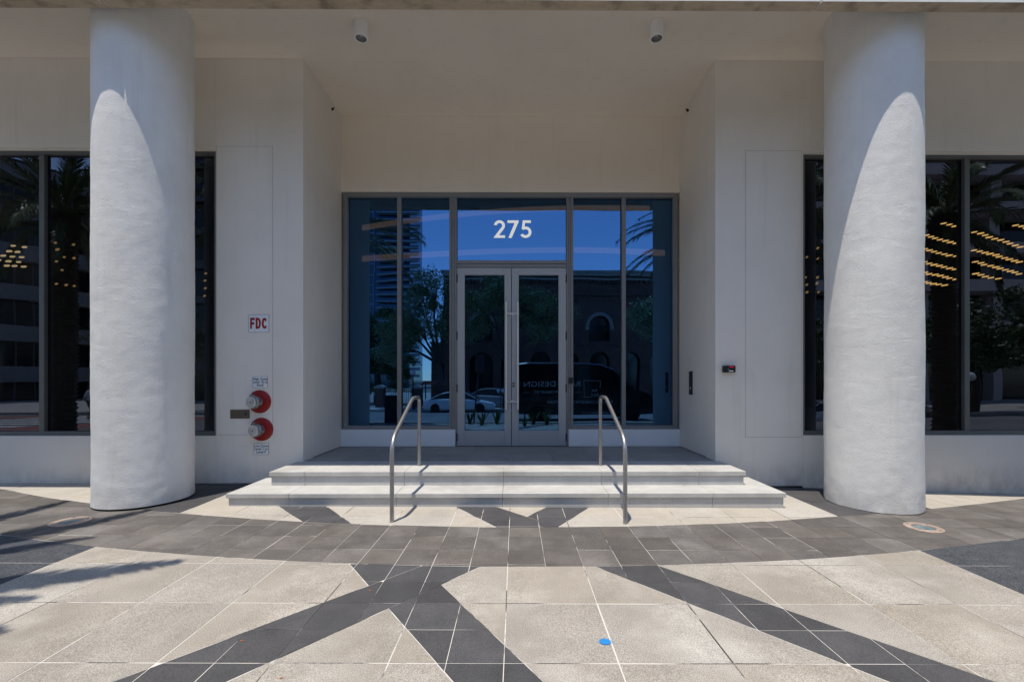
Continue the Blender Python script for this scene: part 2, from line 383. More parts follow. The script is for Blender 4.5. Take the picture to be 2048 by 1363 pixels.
def gz(x, y):
    z = -0.0055 * max(-9, min(9, x))
    if x > 3.4 and y > 4.4: z -= 0.026 * min(x - 3.4, 4.0) * min(1.0, (y - 4.4) / 1.6)
    return z

# ================================================================ SETTING: ground
def sheet(name, x0, x1, y0, y1, nx, ny, zf, m, label=None):
    vs = []; fs = []
    for j in range(ny + 1):
        for i in range(nx + 1):
            x = x0 + (x1 - x0) * i / nx; y = y0 + (y1 - y0) * j / ny; vs.append((x, y, zf(x, y)))
    for j in range(ny):
        for i in range(nx):
            a = j * (nx + 1) + i; fs.append((a, a + 1, a + nx + 2, a + nx + 1))
    o = MB().add(vs, fs).build(name, m); o['kind'] = 'structure'
    return o
g = sheet('ground', -1500, 1500, -1500, 1500, 2, 2, lambda x, y: -1.9, M['land'])
pavement = sheet('pavement', -9.2, 9.2, 0.45, 7.0, 60, 22, lambda x, y: gz(x, y) - 0.0013 - (0.009 if x > 3.0 and y > 4.2 else 0), M['joint'])
# sidewalk slabs beyond the patterned area, soil bed by the camera, kerb and road
MB().box(-70, -9.2, -.15, 6.4, -1.2, 0.0).box(9.2, 70, -.15, 6.4, -1.2, -0.06).build('sidewalk', M['walk'])['kind'] = 'structure'
MB().box(-9.2, 9.2, -0.15, 0.45, -1.2, -0.055).build('planting_bed', M['soil'])['kind'] = 'structure'
MB().box(-70, 70, -.31, -.152, -1.2, -0.01).build('kerb', M['trim'], bevel=0.02)['kind'] = 'structure'
def roadz(y): return -0.15 - 0.65 * min(1, max(0, (-0.31 - y) / 15.1))
sheet('road', -120, 120, -15.4, -0.31, 4, 30, lambda x, y: roadz(y), M['asphalt'])
MB().box(-120, 120, -15.56, -15.4, -1.6, -0.65).build('far_kerb', M['trim'], bevel=0.02)['kind'] = 'structure'
MB().box(-120, 120, -21.9, -15.56, -1.6, -0.66).build('far_sidewalk', M['walk'])['kind'] = 'structure'
MB().box(-120, 120, -60, -21.9, -1.8, -0.70).build('far_ground', M['walk'])['kind'] = 'structure'
cw = MB()
for k in range(7):
    y0 = -3.6 - k * 1.6
    y1 = y0 - 0.7
    cw.add([(-26, y0, roadz(y0) + .006), (-18.6, y0, roadz(y0) + .006), (-18.6, y1, roadz(y1) + .006), (-26, y1, roadz(y1) + .006)], [(0, 1, 2, 3)])
cw.build('crosswalk_markings', M['roadpaint'])['kind'] = 'structure'
cb = MB()
for (x0, x1) in ((-29, -26.4), (-18.2, -15.6)):
    for k in range(13):
        y0 = -.4 - 1.1 * k; y1 = y0 - 1.1
        cb.add([(x0, y0, roadz(y0) + .004), (x1, y0, roadz(y0) + .004), (x1, y1, roadz(y1) + .004), (x0, y1, roadz(y1) + .004)], [(0, 1, 2, 3)])
cb.build('red_crosswalk_band', M['brickcross'])['kind'] = 'structure'

# ---------------------------------------------------------------- paving tiles
def clip(poly, a, b, c):
    """keep a*x+b*y+c >= 0"""
    out = []
    n = len(poly)
    for i in range(n):
        p, q = poly[i], poly[(i + 1) % n]
        dp = a * p[0] + b * p[1] + c; dq = a * q[0] + b * q[1] + c
        if dp >= 0: out.append(p)
        if (dp > 0 > dq) or (dp < 0 < dq):
            t = dp / (dp - dq); out.append((p[0] + t * (q[0] - p[0]), p[1] + t * (q[1] - p[1])))
    return out
def area(p):
    return 0.5 * sum(p[i][0] * p[(i + 1) % len(p)][1] - p[(i + 1) % len(p)][0] * p[i][1] for i in range(len(p))) if len(p) > 2 else 0
def line(p, q):
    """half plane to the left of p->q"""
    a, b = -(q[1] - p[1]), q[0] - p[0]; L = math.hypot(a, b); a /= L; b /= L
    return (a, b, -(a * p[0] + b * p[1]))
def neg(l): return (-l[0], -l[1], -l[2])
def shrink(p, d):
    if area(p) < 0: p = p[::-1]
    q = list(p)
    for i in range(len(p)):
        u, v = p[i], p[(i + 1) % len(p)]
        if math.hypot(u[0] - v[0], u[1] - v[1]) < 1e-4: continue
        l = line(u, v); q = clip(q, l[0], l[1], l[2] - d)
        if len(q) < 3: return []
    r = []
    for pt in q:
        if not r or math.hypot(pt[0] - r[-1][0], pt[1] - r[-1][1]) > 1e-3: r.append(pt)
    if len(r) > 2 and math.hypot(r[0][0] - r[-1][0], r[0][1] - r[-1][1]) < 1e-3: r.pop()
    return r if len(r) > 2 and area(r) > 0.0008 else []
GX, GY, T = -0.06, 3.496, 0.305
def cells(x0, x1, y0, y1, s, phx=0, phy=0):
    i0 = math.floor((x0 - GX) / s); i1 = math.ceil((x1 - GX) / s)
    j0 = math.floor((y0 - GY) / s); j1 = math.ceil((y1 - GY) / s)
    for i in range(i0, i1):
        for j in range(j0, j1):
            X0, Y0 = GX + i * s, GY + j * s
            yield [(X0, Y0), (X0 + s, Y0), (X0 + s, Y0 + s), (X0, Y0 + s)]
def arc_line(cell, z0, rad):
    xa = min(p[0] for p in cell); xb = max(p[0] for p in cell)
    return line((xa, z0 + xa * xa / (2 * rad)), (xb, z0 + xb * xb / (2 * rad)))
LOW = (3.452, 18.0); UP = (4.372, 16.6)
def strips_sub(polys, strips):
    for s in strips:
        nxt = []
        for p in polys:
            rest = p
            for l in s:
                o = clip(rest, *neg(l))
                if len(o) > 2 and abs(area(o)) > 1e-4: nxt.append(o)
                rest = clip(rest, *l)
                if len(rest) < 3: break
        polys = nxt
    return polys
def strip(p0, p1, q0, q1):
    """strip between line p and line q"""
    lp = line(p0, p1); lq = line(q0, q1)
    mid = ((p0[0] + q0[0]) / 2, (p0[1] + q0[1]) / 2)
    if lp[0] * mid[0] + lp[1] * mid[1] + lp[2] < 0: lp = neg(lp)
    if lq[0] * mid[0] + lq[1] * mid[1] + lq[2] < 0: lq = neg(lq)
    return (lp, lq)
SP = strip((-0.273, 3.458), (-1.32, 2.257), (-1.06, 3.13), (-1.978, 2.14))
SQ = strip((-1.34, 3.49), (-0.392, 2.247), (-0.525, 3.116), (0.146, 2.13))
SR = strip((1.182, 3.458), (2.286, 2.275), (0.66, 3.45), (1.774, 2.247))
# bands by the steps
ST1 = strip((-2.77, 5.06), (-2.27, 4.56), (-2.215, 5.06), (-1.69, 4.46))
ST2 = strip((-0.676, 5.04), (-0.19, 4.37), (-0.195, 5.04), (0.46, 4.37))
ST3 = strip((0.353, 5.04), (-0.11, 4.37), (0.865, 5.04), (0.42, 4.37))
XL, XR = -3.72, 3.60
tiles = []      # (poly, mat)
def emit_tile(p, m, g=0.004):
    q = shrink(p, g)
    if q: tiles.append((q, m))
# grey arc band
for c in cells(-9.0, 9.0, 3.2, 6.12, T):
    p = clip(c, *arc_line(c, *LOW)); p = clip(p, *neg(arc_line(c, *UP))) if len(p) > 2 else []
    if len(p) > 2:
        p = clip(p, 0, -1, 6.12)
        if len(p) > 2: emit_tile(p, 'mid', U(0.0012, 0.0030))
# pale tiles in front, cut by the dark bands
for c in cells(XL, XR, 0.45, 4.3, 2 * T):
    p = clip(c, *neg(arc_line(c, *LOW)))
    for l in ((1, 0, -XL), (-1, 0, XR), (0, 1, -0.46)):
        if len(p) > 2: p = clip(p, *l)
    if len(p) > 2:
        for q in strips_sub([p], [SP, SQ, SR]): emit_tile(q, 'light', U(0.0024, 0.0044))
for c in cells(XL, XR, 0.45, 4.3, T):
    p = clip(c, *neg(arc_line(c, *LOW)))
    for l in ((1, 0, -XL), (-1, 0, XR), (0, 1, -0.46)):
        if len(p) > 2: p = clip(p, *l)
    if len(p) < 3: continue
    done = []
    for s in (SP, SQ, SR):
        q = clip(p, *s[0]); q = clip(q, *s[1]) if len(q) > 2 else []
        if len(q) > 2:
            for w in strips_sub([q], done): emit_tile(w, 'dark', U(0.0014, 0.0028))
        done.append(s)
# rough charcoal at both sides in front
for c in cells(-9.0, 9.0, 0.45, 6.1, 2 * T):
    p0 = clip(c, *neg(arc_line(c, *LOW)))
    p0 = clip(p0, 0, 1, -0.46) if len(p0) > 2 else []
    if len(p0) < 3: continue
    for l in ((-1, 0, XL), (1, 0, -XR)):
        q = clip(p0, *l)
        if len(q) > 2: emit_tile(q, 'rough', 0.003)
# beyond the arc, towards the wall
def beyond(x0, x1, s, m, strips=(), only=False):
    for c in cells(x0, x1, 4.3, 6.12, s):
        p = clip(c, *arc_line(c, *UP))
        for l in ((1, 0, -x0), (-1, 0, x1), (0, -1, 6.12)):
            if len(p) > 2: p = clip(p, *l)
        if len(p) < 3: continue
        if not only:
            for q in strips_sub([p], list(strips)): emit_tile(q, m, U(0.0025, 0.0045))
        else:
            done = []
            for st in strips:
                q = clip(p, *st[0]); q = clip(q, *st[1]) if len(q) > 2 else []
                if len(q) > 2:
                    for w in strips_sub([q], done): emit_tile(w, m, U(0.002, 0.0035))
                done.append(st)
beyond(-3.72, 3.60, 2 * T, 'lightstep', (ST1, ST2, ST3))
beyond(-3.72, 3.60, T, 'dark', (ST1, ST2, ST3), True)
beyond(-5.05, -3.72, 2 * T, 'dark'); beyond(3.60, 4.98, 2 * T, 'dark')
beyond(-9.1, -5.05, 2 * T, 'lightstep'); beyond(4.98, 9.1, 2 * T, 'lightstep')
def hidden(cx, cy):
    if -3.36 < cx < 3.17 and cy > 5.08: return True
    if math.hypot(cx + 4.54, cy - 5.31) < 0.46 or math.hypot(cx - 4.42, cy - 5.31) < 0.46: return True
    return False
rank = []
for (p, m) in tiles:
    cx = sum(q[0] for q in p) / len(p); cy = sum(q[1] for q in p) / len(p)
    if all(hidden(*q) for q in p): continue
    off = abs(cx) / max(cy, .1) > 1.25 or cy < 2.0
    rank.append((-(0 if off else 1) * abs(area(p)) / cy ** 3, p, m))
rank.sort(key=lambda t: t[0])
def tile_mb(b, p):
    n = len(p); dz = U(-0.0008, 0.0012); q = shrink(p, 0.0012)
    tx, ty = U(-.0012, .0012), U(-.0012, .0012); cx, cy = p[0]
    def Z(x, y, o): return gz(x, y) + o + dz + tx * (x - cx) + ty * (y - cy)
    if len(q) == n:
        vs = [(x, y, Z(x, y, -0.03)) for x, y in p] + [(x, y, Z(x, y, -0.0006)) for x, y in p] + [(x, y, Z(x, y, 0.0002)) for x, y in q]
        fs = [(i, (i + 1) % n, (i + 1) % n + n, i + n) for i in range(n)] + [(i + n, (i + 1) % n + n, (i + 1) % n + 2 * n, i + 2 * n) for i in range(n)] + [tuple(range(2 * n, 3 * n))]
    else:
        vs = [(x, y, Z(x, y, -0.03)) for x, y in p] + [(x, y, Z(x, y, 0)) for x, y in p]
        fs = [(i, (i + 1) % n, (i + 1) % n + n, i + n) for i in range(n)] + [tuple(range(n, 2 * n))]
    b.add(vs, fs)
for k, (_, p, m) in enumerate(rank[:300]):
    b = MB(); tile_mb(b, p); b.build('paving_tile', M[m], pavement)
rest = {}
for (_, p, m) in rank[300:]: tile_mb(rest.setdefault(m, MB()), p)
mats = list(rest); allb = MB()
for i, m in enumerate(mats): allb.add(rest[m].v, rest[m].f, i)
o = allb.build('paving_tiles', [M[m] for m in mats], pavement); o['kind'] = 'stuff'

# ================================================================ ENTRANCE BUILDING
B = tag(empty('entrance_building', (0, 6.12, 0)), 'pale stucco office building front with deep glass entrance recess and round columns', 'building')
YF, YB = 6.12, 7.446
PXL, PXR = -3.01, 2.857
SOF = 6.05
def bwall(name, x0, x1, y0, y1, z0, z1, m='wall', bev=0.004, parent=None):
    return MB().box(x0, x1, y0, y1, z0, z1).build(name, M[m], parent or B, bevel=bev)
# front walls, left and right of the recess
WLx, WRx, WT, WB_ = -4.245, 4.115, 4.775, 0.70
bwall('wall', -14, WLx, YF, YF + .3, 0.03, WB_)
bwall('wall', -14, WLx, YF, YF + .3, WT, SOF)
bwall('wall', WLx, PXL, YF, YF + .3, 0.03, SOF)
bwall('wall', WRx, 14, YF, YF + .3, -0.15, WB_)
bwall('wall', WRx, 14, YF, YF + .3, WT - .02, SOF)
bwall('wall', PXR, WRx, YF, YF + .3, -0.02, SOF)
# recess side walls and back wall over the glazing
bwall('wall', PXL - .24, PXL, YF + .3, YB + .2, 0.345, SOF)
bwall('wall', PXR, PXR + .24, YF + .3, YB + .2, 0.345, SOF)
bwall('wall', PXL, PXR, YB, YB + .3, 4.74, SOF, 'soffit')
# flush access panels let into the piers
MB().box(-4.234, -3.438, YF - 0.0012, YF + .01, 0.716, 4.804).build('panel_joint', M['meterdark'], B)
MB().box(3.286, 4.094, YF - 0.0012, YF + .01, 0.676, 4.764).build('panel_joint', M['meterdark'], B)
MB().box(-4.23, -3.442, YF - 0.004, YF + .01, 0.72, 4.80).build('access_panel', M['wall'], B, bevel=0.002)
MB().box(3.29, 4.09, YF - 0.004, YF + .01, 0.68, 4.76).build('access_panel', M['wall'], B, bevel=0.002)
MB().box(-14, PXL, YF + .02, YF + .2, -.4, 0.032).build('base_gap', M['black'], B)
MB().box(PXR, 14, YF + .02, YF + .2, -.5, 0.03).build('base_gap', M['black'], B)
# white curbs under the side lights
MB().box(PXL + .003, -1.035, YB - .02, YB + .2, 0.346, 0.637).build('curb', M['curb'], B, bevel=0.006)
MB().box(0.925, PXR - .003, YB - .02, YB + .2, 0.346, 0.637).build('curb', M['curb'], B, bevel=0.006)
# soffit, fascia panels and the storeys above
MB().box(-14, 14, 4.765, 7.75, SOF, SOF + .3).build('soffit', M['soffit'], B)
for (x0, x1) in ((-14, -12.26), (-12.24, -4.50), (-4.48, 3.305), (3.325, 11.08), (11.10, 14)):
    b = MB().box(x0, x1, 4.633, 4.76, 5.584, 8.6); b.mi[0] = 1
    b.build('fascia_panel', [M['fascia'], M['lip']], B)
MB().box(-14, 14, 4.80, 30, 8.0, 26).build('upper_storeys', M['fascia'], B)
# round columns
def column(x, y, name='column'):
    prof = []; n = 150
    b = MB(); seg = 128; z0 = 0.026 + gz(x + .45, y)
    for i in range(n + 1):
        z = z0 + (SOF - 0.002 - z0) * i / n
        for k in range(seg):
            a = 2 * PI * k / seg
            p = Vector((math.cos(a) * 1.3, math.sin(a) * 1.3, z * 1.3)) + Vector((x, 0, 0))
            r = 0.483 + 0.006 * noise.noise(p) + 0.0022 * noise.noise(p * Vector((4, 4, 9)) if False else Vector((p.x * 4, p.y * 4, p.z * 8)))
            if z < 0.6: r += 0.008 * (0.6 - z) * (noise.noise(Vector((p.x * 3, p.y * 3, p.z * 7))) + .3)
            b.v.append((x + r * math.cos(a), y + r * math.sin(a), z))
    for i in range(n):
        for k in range(seg):
            k2 = (k + 1) % seg
            b.f.append((i * seg + k, i * seg + k2, (i + 1) * seg + k2, (i + 1) * seg + k)); b.mi.append(0)
    return b.build(name, M['stucco'], B, smooth=True)
column(-4.54, 5.31); column(4.42, 5.31)
for cx_ in (-4.54, 4.42): MB().lathe([(.466, -.2), (.466, .06)], (cx_, 5.31, 0), 'z', 64).build('column_base_gap', M['black'], B)

def pane(x0, x1, z0, z1, y, parent, m='glass'):
    b = MB().box(x0, x1, y, y + .012, z0, z1)
    for i in range(6): b.mi[i] = 1
    b.mi[2] = 0
    return b.build('pane', [M[m], M['clear']], parent)
# entrance glazing
YG = 7.52
X0, X1 = -2.975, 2.825
fw = MB()
fw.box(X0, X0 + .075, 7.455, 7.58, .64, 4.735)                    # jambs
fw.box(X1 - .08, X1, 7.455, 7.58, .64, 4.735)
fw.box(X0 + .075, X1 - .08, 7.455, 7.58, 4.66, 4.735)             # head
fw.box(X0 + .075, -1.137, 7.455, 7.58, .64, .70)
fw.box(1.005, X1 - .08, 7.455, 7.58, .64, .70)
win = fw.build('window', M['frame'], B, bevel=0.004)
def mull(x0, x1, z0, z1, y0=7.455):
    MB().box(x0, x1, y0, 7.58, z0, z1).build('mullion', M['frame'], win, bevel=0.004)
    c = (x0 + x1) / 2
mull(-2.045, -1.972, .70, 4.66)
mull(1.852, 1.922, .70, 4.66)
# built-up door jambs with thin grooves between their members
for (a, b_) in ((-1.140, -1.100), (-1.096, -1.052), (-1.048, -1.012), (0.892, 0.924), (0.928, 0.964), (0.968, 1.008)):
    mull(a, b_, .345, 4.66, 7.455 + (0.012 if a in (-1.096, 0.928) else 0.0))
MB().box(-1.010, 0.890, 7.455, 7.58, 3.51, 3.565).build('transom_bar', M['frame'], win, bevel=0.004)
MB().box(-1.010, 0.890, 7.467, 7.58, 3.445, 3.506).build('transom_bar', M['frame'], win, bevel=0.004)
pane(-2.90, -2.045, .70, 4.66, YG, win); pane(-1.972, -1.140, .70, 4.66, YG, win)
pane(-1.012, 0.892, 3.565, 4.66, YG, win)
pane(1.008, 1.852, .70, 4.66, YG, win); pane(1.922, 2.745, .70, 4.66, YG, win)
# the number on the transom glass
def arcp(cx, cy, r, a0, a1, n=18, ry=None):
    ry = ry or r
    return [(cx + r * math.cos(R(a0 + (a1 - a0) * i / n)), cy + ry * math.sin(R(a0 + (a1 - a0) * i / n))) for i in range(n + 1)]
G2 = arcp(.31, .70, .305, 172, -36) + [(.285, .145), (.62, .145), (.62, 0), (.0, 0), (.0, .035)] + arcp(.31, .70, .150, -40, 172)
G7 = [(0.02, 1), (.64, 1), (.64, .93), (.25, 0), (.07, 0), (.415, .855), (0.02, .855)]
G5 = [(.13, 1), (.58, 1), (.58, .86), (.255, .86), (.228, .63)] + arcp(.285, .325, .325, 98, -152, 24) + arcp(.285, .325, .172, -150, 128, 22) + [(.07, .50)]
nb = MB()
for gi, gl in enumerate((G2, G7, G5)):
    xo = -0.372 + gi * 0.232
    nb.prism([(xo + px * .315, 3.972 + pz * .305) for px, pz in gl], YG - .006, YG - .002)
nb.build('number', M['numberglow'], win)
# doors
def door(x0, x1, gx0, gx1, hx, hinge_x, name='door'):
    b = MB()
    b.box(x0, gx0, 7.47, 7.53, .352, 3.437); b.box(gx1, x1, 7.47, 7.53, .352, 3.437)
    b.box(gx0, gx1, 7.47, 7.53, 3.316, 3.437); b.box(gx0, gx1, 7.47, 7.53, .352, .612)
    d = b.build(name, M['doorgrey'], B, bevel=0.003)
    pane(gx0, gx1, .612, 3.316, YG - 0.002, d)
    y = 7.395
    MB().tube([(hx, y, .985), (hx, y, 2.835)], 0.016, 14).build('pull_handle', M['steel'], d, smooth=True, auto=True)
    s = 1 if hx > -0.06 else -1
    for z in (1.115, 2.64):
        MB().tube([(hx - s * .001, y, z), (hx - s * .085, y + .075, z)], 0.0145, 12).lathe([(0.022, 0), (0.022, .012)], (hx - s * .085, y + .064, z), 'y', 14).build('handle_post', M['steel'], d, smooth=True, auto=True)
    for z in (.50, 1.35, 2.26, 3.25):
        MB().tube([(hinge_x, 7.462, z - .07), (hinge_x, 7.462, z + .07)], 0.012, 8).build('hinge', M['blackplastic'], d)
    return d
dl = door(-1.008, -0.069, -0.878, -0.185, -0.155, -1.010)
dr = door(-0.059, 0.888, 0.062, 0.755, 0.047, 0.889)
dr_lock = MB().box(-0.045, -0.012, 7.460, 7.472, 1.37, 1.45).build('lock', M['darkgrey'], dr, bevel=0.003)
MB().lathe([(0.009, -.006), (0.009, .002)], (-0.028, 7.458, 1.413), 'y', 12).build('lock_cylinder', M['steel'], dl)
MB().box(-1.01, .89, 7.44, 7.60, .345, .352).build('threshold', M['framedark'], B)

# side windows
def side_window(x0, x1, mulls, wt, wb, nm='window'):
    y0, y1, yg = 6.172, 6.30, 6.222
    f = MB().box(x0, x0 + .06, y0, y1, wb, wt).box(x1 - .06, x1, y0, y1, wb, wt).box(x0 + .06, x1 - .06, y0, y1, wt - .065, wt).box(x0 + .06, x1 - .06, y0, y1, wb, wb + .06)
    w = f.build(nm, M['framedark'], B, bevel=0.004)
    MB().box(x0, x1, y0 - .03, y0 - .001, wt - .02, wt - .002).build('head_trim', M['wall'], w)
    xs = [x0 + .06] + sum([[m - .037, m + .037] for m in mulls], []) + [x1 - .06]
    for m in mulls: MB().box(m - .037, m + .037, y0 + .004, y1, wb + .06, wt - .065).build('mullion', M['framedark'], w, bevel=0.004)
    for i in range(0, len(xs), 2): pane(xs[i], xs[i + 1], wb + .06, wt - .065, yg, w, 'sideglass')
    return w
side_window(-13.9, WLx, (-12.5, -11.1, -9.6, -8.15, -6.76, -5.5), WT, WB_)
side_window(WRx, 13.9, (5.30, 6.53, 7.85, 9.3, 10.7, 12.2), WT - .02, WB_)
# rooms behind the glass
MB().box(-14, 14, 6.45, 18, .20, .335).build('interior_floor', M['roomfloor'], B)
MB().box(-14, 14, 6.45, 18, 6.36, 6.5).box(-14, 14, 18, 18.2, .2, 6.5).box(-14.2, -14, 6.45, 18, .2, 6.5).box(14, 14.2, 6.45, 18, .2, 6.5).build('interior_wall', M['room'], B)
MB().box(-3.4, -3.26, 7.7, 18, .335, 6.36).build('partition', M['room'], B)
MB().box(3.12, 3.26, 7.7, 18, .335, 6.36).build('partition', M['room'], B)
cur = MB()
def curtain(b, x0, x1, y, z0, z1, n):
    vs = []
    for i in range(n + 1):
        x = x0 + (x1 - x0) * i / n; yy = y + 0.05 * math.sin(i * 1.35) + 0.02 * math.sin(i * 0.47)
        vs += [(x, yy, z0), (x, yy, z1)]
    b.add(vs, [(2 * i, 2 * i + 2, 2 * i + 3, 2 * i + 1) for i in range(n)])
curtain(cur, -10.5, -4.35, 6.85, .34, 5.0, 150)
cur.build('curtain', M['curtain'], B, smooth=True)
# cove light strips on the lobby ceiling edges
def strip_light(pts, h):
    b = MB(); vs = []
    for (x, y, z) in pts: vs += [(x, y, z), (x, y + .05, z), (x, y + .05, z + h), (x, y, z + h)]
    fs = []
    for i in range(len(pts) - 1):
        a = 4 * i
        fs += [(a, a + 4, a + 7, a + 3), (a + 3, a + 7, a + 6, a + 2), (a + 1, a + 2, a + 6, a + 5), (a, a + 1, a + 5, a + 4)]
    b.add(vs, fs); return b
def bez(p0, p1, p2, n=24): return [tuple(Vector(p0) * (1 - t) ** 2 + Vector(p1) * 2 * t * (1 - t) + Vector(p2) * t * t) for t in [i / n for i in range(n + 1)]]
s1 = strip_light(bez((-3.2, 9.0, 4.62), (-0.4, 10.2, 5.6), (2.95, 9.4, 5.20)), .10).build('cove_light', M['cove'])
tag(s1, 'upper warm curved light strip seen faintly through the entrance glass', 'light strip', 'light strips inside the lobby')
s2 = strip_light(bez((-3.2, 9.0, 3.97), (0.8, 10.6, 4.75), (3.0, 8.6, 3.98)), .11).build('cove_light', M['cove'])
tag(s2, 'lower warm curved light strip seen through the glass below the number', 'light strip', 'light strips inside the lobby')
# pendant fixtures of small glowing bars
def bars(name, rows, label, size=(0.125, 0.03, 0.04), slant=0.0, glow='glow', grp='glowing pendant fixtures inside the side rooms'):
    e = tag(empty(name, rows[0][0]), label, 'light fixture', grp)
    w, d, h = size
    me = MB()
    me.prism([(-w / 2, -h * .5 - slant), (w / 2 - .02, -h * .5 + slant * .0), (w / 2, -h * .2), (w / 2, h * .5), (-w / 2 + .02, h * .5 - slant), (-w / 2, h * .2 - slant)], -d / 2, d / 2)
    mesh = me.mesh('glowing_bar', M[glow])
    hang = MB()
    for (p0, p1, n) in rows:
        for i in range(n):
            t = i / max(1, n - 1); p = Vector(p0).lerp(Vector(p1), t)
            o = bpy.data.objects.new('glowing_bar', mesh); C.objects.link(o); o.parent = e
            o.location = p - Vector(rows[0][0]) + Vector((0, U(-.02, .02), U(-.003, .003))); k_ = U(.85, 1.08); o.scale = (k_, 1, k_)
    for (p0, p1, n) in rows[:1]:
        for p in (p0, p1): hang.tube([(p[0], p[1] + .05, p[2]), (p[0], p[1] + .05, 6.36)], 0.004, 5)
    hang.build('hanging_wire', M['iron'], e)
    return e
YL = 8.6
def lrow(px0, py0, px1, py1, n, Y=YL):
    k = Y / 860.0
    return (((px0 - 1030) * k, Y, 1.5 + (758 - py0) * k), ((px1 - 1030) * k, Y, 1.5 + (758 - py1) * k), n)
bars('pendant_light', [lrow(1893, 443, 1915, 449, 3), lrow(1856, 468, 1915, 484, 7), lrow(1852, 496, 1915, 510, 7), lrow(1852, 522, 1915, 536, 7), lrow(1852, 543, 1915, 556, 7), lrow(1852, 562, 1893, 568, 5)],
     'rows of warm glowing bars in the window just beside the sunlit column', (0.115, .03, .028), .012)
bars('pendant_light', [lrow(1955, 461, 2046, 491, 10), lrow(1955, 497, 2046, 521, 10), lrow(1955, 521, 2046, 545, 10), lrow(1955, 545, 2000, 555, 5), lrow(2038, 447, 2060, 452, 3)],
     'rows of warm glowing bars in the outer window past the dark mullion', (0.115, .03, .028), .012)
bars('pendant_light', [lrow(30, 492, 53, 495, 2, 6.6), lrow(2, 501, 43, 505, 3, 6.6), lrow(12, 512, 52, 516, 3, 6.6), lrow(4, 521, 43, 525, 3, 6.6), lrow(-16, 529, 53, 534, 5, 6.6)],
     'staggered cluster of small glowing bars behind the glass at the far left', (0.068, .02, .026), 0, 'paleglow')
bars('pendant_light', [lrow(117, 487, 118, 500, 2, 6.6), lrow(122, 500, 152, 490, 2, 6.6), lrow(131, 514, 153, 517, 2, 6.6), lrow(119, 524, 128, 540, 2, 6.6), lrow(120, 568, 154, 572, 3, 6.6)],
     'few scattered dim glowing bars left of the shaded column', (0.03, .02, .03), 0, 'dimglow')
bars('pendant_light', [lrow(413, 547, 414, 562, 2, 6.6), lrow(411, 576, 412, 592, 2, 6.6)],
     'four tiny glowing bars in the narrow window strip beside the stand pipe sign', (0.028, .02, .03), 0, 'dimglow')
bars('pendant_light', [lrow(1615, 513, 1638, 494, 2), lrow(1637, 516, 1637, 553, 2), lrow(1614, 553, 1615, 583, 3), lrow(1636, 565, 1638, 583, 2)],
     'few tiny glowing bars in the narrow window strip beside the card reader', (0.042, .02, .045), 0, 'dimglow')
# small things in the lobby
e = tag(empty('side_table', (0.33, 9.4, .335)), 'small dark table in the lobby seen through the door glass', 'table')
MB().box(.05, 1.0, 9.2, 9.6, .98, 1.02).build('table_top', M['darkgrey'], e)
for (x, y) in ((.08, 9.23), (.97, 9.23), (.08, 9.57), (.97, 9.57)): MB().box(x - .02, x + .02, y - .02, y + .02, .335, .98).build('leg', M['darkgrey'], e)
tag(MB().lathe([(.09, 0), (.085, .05), (.07, .22), (.055, .25), (0.03, .25)], (.44, 9.38, 1.021), 'z', 16).build('vase', M['vase'], smooth=True), 'white tapered vase on the lobby table', 'vase')
for i in range(3):
    z = 1.021 + i * .105
    tag(MB().box(.74 + i * .008, 1.0 - i * .01, 9.27, 9.47, z, z + .04).build('book', M['vase'], bevel=.003), ['bottom', 'middle', 'top'][i] + ' white bound book stacked on the lobby table', 'book', 'white books on the lobby table')
    if i < 2: tag(MB().box(.76, .98, 9.28, 9.46, z + .041, z + .104).build('box', M['darkgrey']), ['lower', 'upper'][i] + ' dark box sandwiched between the white books', 'box', 'dark boxes between books')

# ================================================================ STEPS
S = tag(empty('entrance_steps', (-.09, 5.4, 0)), 'two broad pale stone steps and landing rising to the glass doors', 'steps')
JX = [-2.65, -1.395, -0.147, 1.095, 2.33]
def stepcourse(x0, x1, yf, z0, z1, nose, depth):
    xs = [x0] + [x for x in JX if x0 + .2 < x < x1 - .1] + [x1]
    for i in range(len(xs) - 1):
        a, b_ = xs[i] + .0015, xs[i + 1] - .0015
        ext_l = 0.02 if i == 0 else 0; ext_r = 0.02 if i == len(xs) - 2 else 0
        MB().box(a - ext_l, b_ + ext_r, yf - .02, yf + depth, z1 - nose, z1).build('tread_slab', M['step'], S, bevel=0.004)
        MB().box(a, b_, yf, yf + .06, z0, z1 - nose - .003).build('riser_slab', M['riser'], S, bevel=0.003)
    for (xa, xb) in ((x0, x0 + .06), (x1 - .06, x1)):
        MB().box(xa, xb, yf + .062, YF - .003, z0, z1 - nose - .003).build('riser_slab', M['riser'], S, bevel=0.003)
stepcourse(-3.36, 3.17, 5.06, -0.06, 0.166, .052, .39)
stepcourse(-3.075, 2.90, 5.44, 0.166, 0.340, .056, .37)
